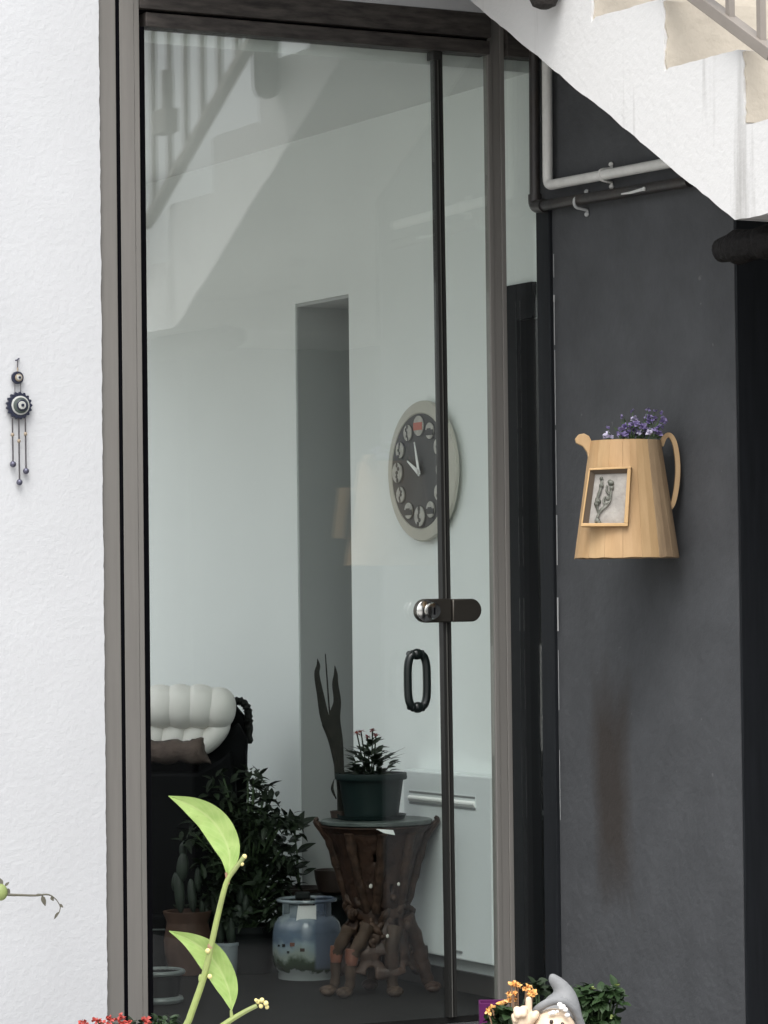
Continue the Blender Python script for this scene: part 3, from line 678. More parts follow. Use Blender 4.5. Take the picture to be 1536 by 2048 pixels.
mb = MB()
def hand(tip_px, name, w):
    c0 = onX(838, 946, -.044) - cc; tp = onX(*tip_px, -.044) - cc; d = (tp-c0).normalized(); s = Vector((1, 0, 0)).cross(d)
    MB().prism([c0-s*w-d*.006, c0+s*w-d*.006, tp+s*w*.25, tp-s*w*.25], (-.002, 0, 0)).build(name, 'hand', t, smooth=0)
hand((829, 884), 'minute_hand', .0075); hand((815, 922), 'hour_hand', .0085)

hy0, hy1 = .212, .735; hz0, hz1 = onX(985, 1933, -.06).z, onX(821, 1540, -.06).z
t = thing('panel_heater', 'white panel heater with a slotted grille on the wall behind the carved table', 'heater', (0, (hy0+hy1)/2, hz0))
hl = (hy1-hy0)/2; hh_ = hz1-hz0
MB().bx(-.058, -.012, -hl, hl, 0, hh_).build('body', 'heater', t, smooth=0, bevel=.006, seg=3)
sz = onX(880, 1600, -.06).z - hz0
MB().bx(-.0595, -.057, -hl+.085, hl-.04, sz-.012, sz+.022).build('grille_slot', 'heater', t, smooth=0)
MB().bx(-.0605, -.0585, -hl+.087, hl-.04, sz+.013, sz+.019).build('grille_groove', 'heater_slot', t, smooth=0)
MB().prism([(-.0598, -hl+.087, sz-.012), (-.066, -hl+.087, sz-.004), (-.066, -hl+.087, sz+.001), (-.0598, -hl+.087, sz+.006)], (0, 2*hl-.127, 0)).build('grille_lip', 'hand', t, smooth=0)
MB().bx(-.0600, -.0585, -hl+.087, hl-.04, sz-.020, sz-.0135).build('grille_groove', 'heater_slot', t, smooth=0)
MB().bx(-.012, 0, -hl+.05, hl-.05, .05, hh_-.05).build('wall_bracket', 'heater_slot', t, smooth=0)
MB().bx(-.062, -.0585, hl-.35, hl-.29, .022, .028).build('lower_mark', 'heater_slot', t, smooth=0)

# ================================================================== CARVED TABLE WITH PLANTER
tc0 = onZ(757, 1985); D_T = (tc0-CAM).dot(FW); k_ = D_T/6400
zt = at(757, 1642, D_T).z
t = thing('carved_table', 'small carved brown wooden table with animal feet and grey slab top', 'table', tc0)
def tp(px, py, dep=0.):        # point in table frame from its elevation, dep away from viewer
    p = at(px, py, D_T) - tc0; return p - vf*dep
rtop = 112*k_
MB().lathe([(rtop*.96, zt-.010), (rtop, zt-.006), (rtop, zt+.002), (rtop*.98, zt+.005)], 40).build('table_top', 'stonetop', t)
# carved rim under the slab, with corner horns
mb = MB(); n = 48
mb.lathe([(rtop*.90, zt-.030), (rtop*.95, zt-.020), (rtop*.985, zt-.014), (rtop*.985, zt-.0105), (rtop*.7, zt-.0105)], 48)
mb.build('carved_rim', 'carved', t)
for a in (-28, 62, 152):
    c = Vector((math.cos(R(a)), math.sin(R(a)), 0))
    MB().tube(spline([c*(rtop*.86)+Vector((0, 0, zt-.05)), c*(rtop*.98)+Vector((0, 0, zt-.022)), c*(rtop*1.09)+Vector((0, 0, zt+.000)), c*(rtop*1.04)+Vector((0, 0, zt+.010))], 3), [.022, .022, .021, .020, .019, .017, .015, .013, .011, .008], 8, flat=.6).build('rim_horn', 'carved', t)
# dark bowl of the upper body with carved ribs standing proud of it
zw = at(757, 1815, D_T).z; hr = random.Random(4); mb = MB(); nu, nv = 64, 18; vs = []; fs = []
def ubr(s_): return (58 + 44*s_**.8 - 2*math.sin(math.pi*s_))
for j in range(nv+1):
    s_ = j/nv; z = zw + (zt-.022-zw)*s_
    for i in range(nu):
        a = 2*math.pi*i/nu; r = (ubr(s_) - 9 - 5*math.sin(math.pi*s_))*k_*(1+hr.uniform(-.02, .02)); vs.append((r*math.cos(a), r*math.sin(a), z))
holes = [(-118+hr.uniform(-4, 4), .68, 5, .10), (-150, .72, 4, .12), (-60, .62, 3, .08), (30, .68, 6, .12), (70, .6, 6, .12), (110, .7, 5, .1), (-95, .28, 3.4, .05), (-70, .30, 3.2, .045), (80, .28, 6, .08), (105, .30, 6, .08)]
for j in range(nv):
    for i in range(nu):
        a = 360*(i+.5)/nu; s_ = (j+.5)/nv
        if any(((((a-h[0]+180) % 360)-180)/h[2])**2 + ((s_-h[1])/h[3])**2 < 1 for h in holes): continue
        fs.append((j*nu+i, j*nu+(i+1) % nu, (j+1)*nu+(i+1) % nu, (j+1)*nu+i))
o = mb.add(vs, fs).build('bowl_body', 'carved', t, smooth=60)
so_ = o.modifiers.new('thick', 'SOLIDIFY'); so_.thickness = .010; so_.offset = -1
for n_, a in enumerate((-28, -75, -112, -152, 155, 110, 70, 20)):
    P = []; W_ = []
    for q_ in range(13):
        s_ = 1-q_/12; a2 = R(a + (10 if n_ % 2 else -10)*(1-s_)**2); r = (ubr(s_)-4)*k_
        P.append(Vector((r*math.cos(a2), r*math.sin(a2), zw-.006 + (zt-.020-zw)*s_))); W_.append((13 - 3*(1-s_) + 1.6*math.sin(q_*2.1+n_))*k_)
    MB().tube(P, W_, 8, flat=.8).build('carved_rib', 'carved_rib', t, smooth=60)
# flared carved skirt below the waist
mb = MB(); nu, nv = 56, 14; zl = at(757, 1945, D_T).z; vs = []; fs = []
for j in range(nv+1):
    s = j/nv; z = zl + (zw+.012-zl)*s; r = (54 + 30*(1-s)**1.2)*k_*(1+.05*math.sin(s*23))
    for i in range(nu):
        a = 2*math.pi*i/nu; w_ = 1 + .06*math.cos(5*a+.6) + .02*math.sin(11*a+s*9); vs.append((r*w_*math.cos(a), r*w_*math.sin(a), z + (.012*math.sin(4*a) if j == 0 else 0)))
hs_ = [(hr.uniform(0, 360), hr.uniform(.0, .85), hr.uniform(5, 10), hr.uniform(.06, .13)) for _ in range(18)]
for j in range(nv):
    for i in range(nu):
        a = 360*(i+.5)/nu; s = (j+.5)/nv
        if any(((((a-h[0]+180) % 360)-180)/h[2])**2 + ((s-h[1])/h[3])**2 < 1 for h in hs_): continue
        fs.append((j*nu+i, j*nu+(i+1) % nu, (j+1)*nu+(i+1) % nu, (j+1)*nu+i))
o = mb.add(vs, fs).build('carved_skirt', 'carved', t, smooth=60)
so_ = o.modifiers.new('thick', 'SOLIDIFY'); so_.thickness = .013; so_.offset = -1
ss = o.modifiers.new('soft', 'SUBSURF'); ss.levels = 1; ss.render_levels = 1
# knot of carved vines round the waist
mb = MB(); rnd = random.Random(3)
for i in range(30):
    a = rnd.uniform(0, 360); z = rnd.uniform(zw-.10, zw+.03); r0 = rnd.uniform(54, 66)*k_
    p = [Vector((math.cos(R(a+da))*r0*kk, math.sin(R(a+da))*r0*kk, z+dz)) for da, dz, kk in ((0, -.022, .9), (12*rnd.choice((-1, 1)), 0, 1.08), (26*rnd.choice((-1, 1)), .022, .92))]
    mb.tube(spline(p, 3), [.006, .008, .010, .011, .010, .008, .006], 7)
for i in range(26):
    a = rnd.uniform(0, 360); r0 = rnd.uniform(52, 68)*k_
    mb.ball((math.cos(R(a))*r0, math.sin(R(a))*r0, rnd.uniform(zw-.13, zw+.04)), (.010*rnd.uniform(.7, 1.4), .010*rnd.uniform(.7, 1.4), .012), 8, 6)
mb.lathe([(34*k_, zw-.09), (44*k_, zw-.05), (48*k_, zw), (44*k_, zw+.05)], 20)
mb.build('carved_knot', 'carved_rib', t, smooth=60)
# legs with feet
legs = [([(700, 1850, -.06), (684, 1880, -.065), (673, 1905, -.055), (672, 1945, -.05), (669, 1975, -.05)], (657, 1984), 'carved_light', 10.5, 'carved_red'),
        ([(738, 1845, -.08), (720, 1880, -.095), (704, 1908, -.10), (702, 1950, -.10), (699, 1982, -.10)], (690, 1993), 'carved_light', 11, 'carved_red'),
        ([(790, 1850, -.07), (784, 1885, -.09), (783, 1915, -.095), (784, 1955, -.095), (786, 1982, -.095)], (790, 1993), 'carved_light', 12, 'carved_rib'),
        ([(808, 1830, -.01), (826, 1870, .0), (840, 1910, .01), (850, 1945, .01), (858, 1970, .01)], (866, 1978), 'carved', 14, 'carved'),
        ([(758, 1830, .06), (752, 1880, .08), (748, 1920, .09), (746, 1945, .09), (746, 1965, .09)], (740, 1972), 'carved', 13, 'carved')]
for path, foot, m, w, m2 in legs:
    P = [tp(x, y, d) for x, y, d in path]; P[-1].z = .022
    sp2 = spline(P, 4); n_ = len(sp2)
    lg_ = MB().tube(sp2, [(w*1.35*(1-i/n_)+w*.85*(i/n_))*k_*(1+.10*math.sin(i*1.9)) for i in range(n_)], 10).build('leg', m, t, smooth=60)
    mid = P[2]
    MB().tube([mid+Vector((0, 0, .026)), mid, mid-Vector((0, 0, .022))], [w*1.12*k_, w*1.28*k_, w*1.08*k_], 10).build('leg_band', m2, lg_, smooth=60)
    fp = tp(foot[0], foot[1], path[-1][2]-.012); fp.z = .014
    mbf = MB().ball(Vector((fp.x, fp.y, .016)), (.026, .026, .016), 12, 8)
    mbf.ball(Vector((fp.x, fp.y, .012)) + vf*.016, (.022, .020, .012), 10, 6)
    mbf.build('foot', m, lg_, smooth=60)
# nailed tag
MB().prism([tp(752, 1650, -.165), tp(786, 1652, -.165), tp(790, 1662, -.165), tp(768, 1658, -.165)], -vf*.0015).build('paper_tag', 'paper', t, smooth=0)
for px, py, s in ((660, 1676, .004), (663, 1698, .0045), (742, 1766, .006), (797, 1762, .005), (775, 1864, .005)):
    c = tp(px, py, 0); rr_ = math.hypot(c.x, c.y)
    q_ = c + vf*(math.sqrt(max(0, (78*k_)**2 - c.dot(vx)**2)) if py < 1720 else .105 if py < 1800 else .115)
    MB().ball(q_, (s*1.1, s*1.1, s*1.3), 4, 3).build('bright_hole', 'picture', t, smooth=0)  # pale bits standing in for bright wall seen through carved holes

pc0 = tc0 + Vector((0, 0, zt+.0055)) + vx*(-10*k_)
t = thing('green_flower_pot', 'dark green plastic pot with a red flowering plant on the carved table', 'potted plant', pc0)
hp0 = 92*k_
MB().lathe([(58*k_, 0), (66*k_, .002), (70*k_, .014), (68*k_, .014), (62*k_, .006)], 32).build('saucer', 'greenpot', t)
mb = MB(); mb.lathe([(52*k_, .006), (54*k_, .008), (64*k_, hp0*.82), (65*k_, hp0*.86), (71*k_, hp0*.86), (72.5*k_, hp0*.9), (71.5*k_, hp0*1.0), (66*k_, hp0*1.0), (62*k_, hp0*.9)], 36)
mb.build('pot', 'greenpot', t)
MB().lathe([(62.5*k_, hp0*.84), (62.5*k_, hp0*.88)], 24).build('soil', 'soil', t)
def qp(px, py, dep=0.): return at(px, py, D_T) - pc0 - vf*dep
mb = MB(); sm = MB(); rnd = random.Random(11)
for i in range(150):
    a = rnd.uniform(0, 2*math.pi); r = rnd.uniform(0, 40)*k_; hgt = rnd.uniform(.0, .105)*(1-r/(75*k_))
    b = Vector((math.cos(a)*r, math.sin(a)*r, hp0*.92+hgt)); o_ = Vector((math.cos(a), math.sin(a), rnd.uniform(.1, 1.3)))
    mb.leaf(b, o_, (rnd.uniform(-.4, .4), rnd.uniform(-.4, .4), 1), rnd.uniform(.026, .045), rnd.uniform(.013, .022), .35, 3)
for px, py in ((800, 1500), (690, 1497), (795, 1512)):
    p = qp(px, py); mb.leaf(p*.35+Vector((0, 0, hp0*.75)), (p-p*.35-Vector((0, 0, hp0*.75))), (0, 0, 1), .085, .012, .0, 5)
mb.build('foliage', 'leafdark', t, smooth=0)
for px, py in ((722, 1462), (745, 1460), (735, 1474), (714, 1468), (752, 1470)):
    p = qp(px, py, rnd.uniform(-.02, .02)); sm.tube([Vector((p.x*.3, p.y*.3, hp0*.85)), p], .0022, 5)
    fm = MB()
    for j in range(14): fm.leaf(p, (rnd.uniform(-1, 1), rnd.uniform(-1, 1), rnd.uniform(-.15, .6)), (0, 0, 1), rnd.uniform(.010, .017), .009, .2, 2)
    fm.build('flower_head', 'redflower', t, smooth=0)
sm.build('stems', 'leafdark', t, smooth=0)

# snake plant standing on the table behind the pot
sc0 = tc0 + Vector((0, 0, zt+.0055)) + vx*(-74*k_) - vf*.05
t = thing('snake_plant', 'dark tall snake plant with twisted blades behind the green pot', 'potted plant', sc0)
def sp3(px, py, dep=0.): return at(px, py, D_T) - sc0 - vf*(dep+.05)
MB().lathe([(14*k_, 0), (18*k_, .002), (20*k_, .022), (17*k_, .022), (16*k_, .018)], 18).build('dish', 'brownpot', t)
blades = [([(676, 1560, 10), (672, 1500, 12), (650, 1440, 13), (640, 1390, 10), (633, 1350, 8), (636, 1332, 6), (634, 1318, 1)], 'a'),
          ([(684, 1628, 8), (680, 1560, 12), (674, 1490, 17), (668, 1440, 17), (674, 1405, 11), (670, 1370, 9), (671, 1350, 6), (669, 1332, 1)], 'b'),
          ([(664, 1480, 2), (658, 1420, 2.2), (653, 1350, 2), (650, 1308, 1.4)], 'c'), ([(690, 1628, 5), (686, 1560, 8), (676, 1520, 8), (684, 1480, 3)], 'd'),
          ([(678, 1628, 6), (676, 1560, 7), (662, 1490, 8), (644, 1450, 3)], 'e'), ([(672, 1600, 2), (664, 1580, 5), (668, 1560, 1)], 'f')]
for path, nm in blades:
    P = spline([sp3(x, y, 0).to_tuple() for x, y, w in path], 4); Wd = spline([(w, 0, 0) for x, y, w in path], 4); vs = []; fs = []
    ph = random.uniform(-.5, .5)
    for i, p in enumerate(P):
        d = (P[min(i+1, len(P)-1)]-P[max(i-1, 0)]).normalized(); sd2 = d.cross(vf).normalized(); tw = ph + i*.03
        x_ = sd2*math.cos(tw) + vf*math.sin(tw); ww = max(.3, Wd[i].x*.72)*k_; nn = d.cross(x_)
        vs += [p - x_*ww, p + nn*ww*.28, p + x_*ww, p - nn*ww*.10 - nn*.0012]
    for i in range(len(P)-1):
        for j in range(4): fs.append((i*4+j, i*4+(j+1) % 4, i*4+4+(j+1) % 4, i*4+4+j))
    fs += [(3, 2, 1, 0), tuple(len(vs)-4+j for j in range(4))]
    MB().add(vs, fs).build('blade', 'snake', t, smooth=50)

# ================================================================== GAS BOTTLE
gc = onZ(615, 1955); D_G = (gc-CAM).dot(FW); g_ = D_G/6400
t = thing('gas_bottle', 'squat gas bottle painted with a blue sky and village landscape', 'gas bottle', gc, -YAW)
rG = 70*g_; h1 = 128*g_; h2 = 155*g_
MB().lathe([(rG*.70, 0), (rG*.84, .0), (rG*.86, .022), (rG*.93, .034), (rG*.99, .055), (rG, .085), (rG*.985, h1-.055), (rG*.93, h1-.028), (rG*.80, h1-.010), (rG*.62, h1-.001), (rG*.3, h1+.005)], 48).build('tank', 'bottle', t)
mb = MB(); 
for a in (-118, -30, 60, 150):
    pts = [(math.cos(R(a+s*12))*rG*.74, math.sin(R(a+s*12))*rG*.74) for s in (-1, -.33, .33, 1)]
    mb2 = MB(); vs = []
    for x, y in pts: vs += [(x, y, h1-.012), (x*.955, y*.955, h1-.012), (x, y, h2-.004), (x*.955, y*.955, h2-.004)]
    fs = [(0, 2, 3, 1), (12, 13, 15, 14)]
    for i in range(3): b = i*4; fs += [(b, b+4, b+6, b+2), (b+1, b+3, b+7, b+5), (b+2, b+6, b+7, b+3), (b, b+1, b+5, b+4)]
    mb2.add(vs, fs).build('collar_strap', 'bottle', t, smooth=0)
mb = MB(); pts = [(math.cos(2*math.pi*i/40)*rG*.82, math.sin(2*math.pi*i/40)*rG*.82, h2) for i in range(40)]
mb.tube(pts, .0055, 8, closed=True).build('collar_ring', 'bottle', t)
MB().prism([(-20*g_, -rG*.78, h1-.016), (20*g_, -rG*.76, h1-.016), (20*g_, -rG*.76, h2-.010), (-16*g_, -rG*.78, h2-.010)], (0, .002, 0)).build('paper_label', 'paper', t, smooth=0)
v_ = MB().lathe([(.018, h1), (.018, h1+.03), (.012, h1+.035), (.012, h1+.055)], 14).build('valve', 'darksteel', t)
MB().bx(-.035, .01, -.018, .018, h2+.004, h2+.024).build('valve_cap', 'basindark', v_, smooth=0, bevel=.004)
# painted cottages on the enamel
for x, z, s, m in ((-.042, .112, .008, 'carved_red'), (-.068, .108, .006, 'basindark'), (-.012, .096, .007, 'carved'), (-.084, .106, .004, 'basindark'), (-.055, .088, .005, 'basindark')):
    y = -math.sqrt(rG**2 - x*x)
    MB().bx(x-s, x+s, y-.0015, y+.004, z-s*.7, z+s*.7).build('painted_house', m, t, smooth=0)

# ================================================================== PLANTS ON THE ROOM FLOOR
def local(o0, D): return lambda px, py, dep=0.: at(px, py, D) - o0 - vf*dep
# potted schefflera behind the gas bottle
p0 = onZ(600, 1925); Dp = (p0-CAM).dot(FW); kp = Dp/6400; L_ = local(p0, Dp)
t = thing('umbrella_plant', 'dark umbrella plant with whorled leaves standing behind the gas bottle', 'potted plant', p0)
zp = L_(600, 1775).z
MB().lathe([(34*kp, 0), (40*kp, .01), (48*kp, zp-.02), (55*kp, zp-.02), (56*kp, zp), (50*kp, zp), (48*kp, zp-.012)], 28).build('pot', 'brownpot', t)
MB().lathe([(49*kp, zp-.02), (49*kp, zp-.008)], 20).build('soil', 'soil', t)
whorls = [((588, 1660), 7, .070, 0), ((590, 1710), 7, .062, .02), ((586, 1740), 6, .055, -.03), ((600, 1755), 5, .05, 0), ((572, 1690), 6, .055, .03)]
fm = MB(); stm = MB(); rnd = random.Random(5)
for (px, py), k, Ln, dep in whorls:
    c = L_(px, py, dep); stm.tube(spline([(0, 0, zp-.01), (c.x*.3, c.y*.3, zp+(c.z-zp)*.5), c], 4), .0028, 6)
    for j in range(k):
        a = 2*math.pi*j/k + rnd.uniform(-.2, .2); d = vx*math.cos(a) + vf*math.sin(a)*.7 + Vector((0, 0, .55 + .6*math.sin(a*2+1)*.5))
        fm.leaf(c+d.normalized()*.012, d, Vector((0, 0, 1))+vf*.8, Ln*rnd.uniform(.85, 1.1), Ln*.42, .35, 5)
for i, a in enumerate((100, 62, 140)):     # the upper upright leaflets against the wall
    c = L_(588, 1662); d = vx*math.cos(R(a)) + Vector((0, 0, 1))*math.sin(R(a)); fm.leaf(c+d*.006, d, vf, .066, .026, .1, 6)
fm.build('foliage', 'leafdark', t, smooth=0); stm.build('stems', 'stemgreen', t)
# brown bowl on a dark stand right of it
p0 = onZ(668, 1935); Dp = (p0-CAM).dot(FW); kp = Dp/6400; L_ = local(p0, Dp)
t = thing('brown_bowl_stand', 'brown bowl on a dark low stand between gas bottle and table', 'bowl', p0)
zb = L_(668, 1790).z
MB().lathe([(30*kp, 0), (30*kp, zb-.01), (60*kp, zb-.008), (60*kp, zb)], 24).build('stand', 'basindark', t)
MB().lathe([(20*kp, zb+.001), (30*kp, zb+.012), (36*kp, zb+.05), (38*kp, zb+.08), (34*kp, zb+.08), (30*kp, zb+.05)], 24).build('bowl', 'brownpot', t)

# bushy fern like plant in front of the armchair
p0 = onZ(500, 1945); Dp = (p0-CAM).dot(FW); kp = Dp/6400; L_ = local(p0, Dp)
t = thing('bushy_plant', 'large bushy dark green plant in front of the armchair', 'potted plant', p0)
zb = L_(500, 1850).z
MB().lathe([(42*kp, 0), (46*kp, .01), (56*kp, zb-.02), (60*kp, zb-.02), (60*kp, zb), (54*kp, zb), (52*kp, zb-.015)], 26).build('pot', 'basindark', t)
MB().lathe([(53*kp, zb-.03), (53*kp, zb-.01)], 20).build('soil', 'soil', t)
fm = MB(); stm = MB(); rnd = random.Random(21)
for i in range(112):
    px = rnd.gauss(490, 46); py = rnd.gauss(1660, 62)
    if i > 62: px = rnd.uniform(440, 566); py = rnd.uniform(1690, 1835)  # extra low stems added to darken the bright wall gap here
    if px < 385 or px > 572 or py < 1540 or py > 1840: continue
    if px > 545 and py < 1590: continue
    c = L_(px, py, rnd.uniform(-.10, .08)); stm.tube(spline([(rnd.uniform(-.02, .02), rnd.uniform(-.02, .02), zb-.02), (c.x*.45, c.y*.45, zb+(c.z-zb)*.6), c], 4), .003, 5)
    dirv = Vector((c.x, c.y, .02)).normalized() if (c.x or c.y) else vx
    for j in range(16):
        s = rnd.uniform(-.4, 1.1); b = c + dirv*(.045*s) + Vector((rnd.uniform(-.02, .02), rnd.uniform(-.02, .02), -.03*s*s+rnd.uniform(-.02, .02)))
        d = Vector((rnd.uniform(-1, 1), rnd.uniform(-1, 1), rnd.uniform(-.5, .8)))
        fm.leaf(b, d, (rnd.uniform(-.6, .6), rnd.uniform(-.6, .6), 1), rnd.uniform(.03, .055), rnd.uniform(.012, .022), .4, 3)
fm.build('foliage', 'leafdark', t, smooth=0); stm.build('stems', 'stemgreen', t)

# cactus in terracotta pot
def pads(t, L_, kp, spec, m='cactus'):
    for px, py, wx, wy, dep in spec:
        c = L_(px, py, dep); mb = MB().ball((0, 0, 0), (wx*kp, .014, wy*kp), 14, 10); o = mb.build('pad', m, t, smooth=60); o.location = c; o.rotation_euler = (0, R(random.uniform(-6, 6)), -YAW + random.uniform(-.5, .5))
p0 = onZ(376, 1950); Dp = (p0-CAM).dot(FW); kp = Dp/6400; L_ = local(p0, Dp)
t = thing('terracotta_cactus', 'prickly pear cactus in a round terracotta pot near the frame', 'potted plant', p0)
zb = L_(376, 1822).z
MB().lathe([(30*kp, 0), (36*kp, .004), (46*kp, zb*.35), (48*kp, zb*.55), (42*kp, zb*.80), (42*kp, zb*.84), (48*kp, zb*.96), (49*kp, zb), (43*kp, zb), (40*kp, zb*.9)], 32).build('pot', 'terracotta', t)
MB().lathe([(40*kp, zb*.88), (40*kp, zb*.93)], 20).build('soil', 'soil', t)
pads(t, L_, kp, ((359, 1785, 11, 42, 0), (365, 1735, 13, 30, 0), (366, 1702, 8, 20, .01), (385, 1790, 9, 34, -.02), (397, 1760, 8, 26, -.01), (350, 1765, 8, 20, .02)))
p0 = onZ(450, 1950); Dp = (p0-CAM).dot(FW); kp = Dp/6400; L_ = local(p0, Dp)
t = thing('white_pot_cactus', 'branching cactus in a pale tapered pot beside the terracotta pot', 'potted plant', p0)
zb = L_(450, 1884).z
MB().lathe([(22*kp, 0), (24*kp, .004), (29*kp, zb-.01), (31*kp, zb-.01), (31*kp, zb), (27*kp, zb), (26*kp, zb-.012)], 28).build('pot', 'whitepot', t)
MB().lathe([(27*kp, zb-.02), (27*kp, zb-.009)], 18).build('soil', 'soil', t)
pads(t, L_, kp, ((438, 1855, 12, 36, 0), (432, 1800, 11, 34, 0), (434, 1762, 9, 22, .01), (462, 1862, 11, 28, -.01), (476, 1835, 12, 28, 0), (490, 1810, 9, 22, .01), (412, 1835, 7, 22, .01), (404, 1815, 6, 14, .0), (480, 1790, 8, 20, .0), (500, 1830, 8, 18, 0)))
# grey plastic tray with a bag near the left jamb
p0 = onZ(318, 2006); Dp = (p0-CAM).dot(FW); kp = Dp/6400; L_ = local(p0, Dp)
t = thing('plastic_basin', 'grey plastic basin on the floor at the left jamb', 'basin', p0, -YAW)
MB().lathe([(34*kp, 0), (38*kp, .006), (46*kp, 56*kp), (50*kp, 58*kp), (50*kp, 64*kp), (44*kp, 62*kp), (40*kp, 40*kp), (34*kp, 10*kp)], 28).build('basin', 'basindark', t)
MB().tube([(math.cos(2*math.pi*i/30)*49*kp, math.sin(2*math.pi*i/30)*49*kp, 62*kp) for i in range(30)], 5*kp, 8, closed=True).build('basin_rim', 'basin', t)
MB().tube([(math.cos(2*math.pi*i/30)*43*kp, math.sin(2*math.pi*i/30)*43*kp, 8*kp) for i in range(30)], 7*kp, 8, closed=True).build('basin_foot', 'basin', t)
p0 = onZ(318, 1942); Dp = (p0-CAM).dot(FW); kp = Dp/6400
t = thing('low_dark_chest', 'low dark chest with a pale lid line behind the basin', 'chest', p0, -YAW)
MB().bx(-60*kp, 14*kp, -.01, .22, 0, 80*kp).build('chest_body', 'basindark', t, smooth=0, bevel=.004)
MB().bx(-60*kp, 14*kp, -.012, .22, 80.5*kp, 108*kp).build('chest_lid', 'darkleather', t, smooth=0, bevel=.004)
MB().bx(-58*kp, 14.2*kp, -.014, -.0125, 82*kp, 85*kp).build('lid_line', 'basin', t, smooth=0)

# ================================================================== ARMCHAIR
DA = 10.15
a0 = at(420, 1600, DA); a0.z = 0; ka = DA/6400
t = thing('tufted_armchair', 'cream button tufted armchair with black carved frame against the interior wall', 'armchair', a0)
def ap(px, py, dep=0.): return at(px, py, DA) - a0 - vf*dep
zref = lambda py: ap(400, py).z
# back pad: overlapping stuffed tufts, creases where they meet
def tuft(px, py, wx, wz, lean, dep=0., th=.05, name='back_tuft', off=None):
    B = Matrix((vx, vf, Vector((0, 0, 1)))).transposed() @ Matrix.Rotation(R(lean), 3, 'Y')
    vs = MB().ball((0, 0, 0), (1, 1, 1), 28, 18); e = 1/1.10
    pw = lambda v: math.copysign(abs(v)**e, v)
    V = [ap(px, py, dep) + B @ Vector((pw(x)*wx*ka, pw(y)*th, pw(z)*wz*ka)) for x, y, z in vs.v]
    return MB().add(V, vs.f).build(name, 'upholstery', t, smooth=80)
for px, py, wx, wz, lean, dep, th in ((196, 1414, 44, 44, 18, .0, .075), (239, 1413, 44, 44, 18, .0, .075), (282, 1413, 44, 44, 18, .0, .075), (322, 1413, 44, 44, 18, .0, .075), (361, 1413, 44, 45, 20, .0, .075), (399, 1413, 42, 45, 20, .003, .075), (436, 1417, 36, 43, 6, .010, .075)):
    tuft(px, py, wx, wz, lean, dep, th)
for px, py, wx, wz, lean, dep, th in ((170, 1476, 30, 36, 14, .01, .05), (215, 1476, 30, 36, 14, .01, .05), (260, 1476, 30, 36, 14, .01, .05), (304, 1476, 30, 36, 16, .01, .05), (345, 1477, 29, 36, 18, .01, .05), (386, 1478, 26, 34, 24, .01, .05), (425, 1472, 23, 46, 42, .012, .05)):
    tuft(px, py, wx, wz, lean, dep, th, 'lower_tuft')
MB().prism([ap(x, y, .03) for x, y in ((140, 1395), (430, 1395), (455, 1412), (455, 1450), (412, 1500), (140, 1540))], -vf*.05).build('back_core', 'upholstery', t, bevel=.01)
# shell behind and below
out = [(140, 1400), (440, 1402), (466, 1410), (486, 1434), (492, 1480), (490, 1600), (488, 1760), (140, 1760)]
MB().prism([ap(x, y, .115) for x, y in out], -vf*.03).build('back_shell', 'darkleather', t, bevel=.008)
MB().prism([ap(x, y, -.02) for x, y in ((140, 1546), (395, 1546), (440, 1520), (462, 1500), (470, 1560), (480, 1740), (486, 1880), (140, 1880))], -vf*.12).build('seat_body', 'darkleather', t, bevel=.01)
MB().prism([ap(x, y, .02) for x, y in ((396, 1524), (432, 1494), (474, 1446), (494, 1480), (490, 1560), (396, 1560))], -vf*.09).build('arm_panel', 'darkleather', t, bevel=.008)
mb = MB(); cr = spline([ap(460, 1412, .1), ap(472, 1404, .1), ap(484, 1408, .1), ap(492, 1420, .1), ap(494, 1436, .1), ap(495, 1455, .1), ap(494, 1490, .1)], 4)
mb.tube(cr, [.010+.006*math.sin(i*1.3)**2 for i in range(len(cr))], 8).build('carved_crest', 'carvedblack', t, smooth=60)
for px in (160, 440):
    MB().tube([ap(px, 1738, .02), Vector((ap(px, 1738, .02).x, ap(px, 1738, .02).y, 0))], [.03, .018], 10).build('leg', 'carvedblack', t)
# brown cushion
c0 = at(340, 1504, DA-.19)
t = thing('brown_cushion', 'brown furry cushion lying on the cream armchair', 'cushion', c0, -YAW)
vs = []; fs = []; n = 26; m_ = 14
for i in range(n+1):
    for j in range(m_+1):
        u = i/n*2-1; v = j/m_*2-1
        x = u*74*ka*(1-.05*(1-v*v)); z = v*26*ka*(1-.10*(1-u*u)) + .004*math.sin(u*9)
        th = .055*((1-u*u)*(1-v*v))**.4
        vs.append((x - .012*v + random.uniform(-.0015, .0015), -th, z + random.uniform(-.0015, .0015)))
for i in range(n):
    for j in range(m_): b = i*(m_+1)+j; fs.append((b, b+1, b+m_+2, b+m_+1))
o = MB().add(vs, fs).build('cushion_cover', 'cushion', t, smooth=70)
so_ = o.modifiers.new('thick', 'SOLIDIFY'); so_.thickness = .02; so_.offset = 1

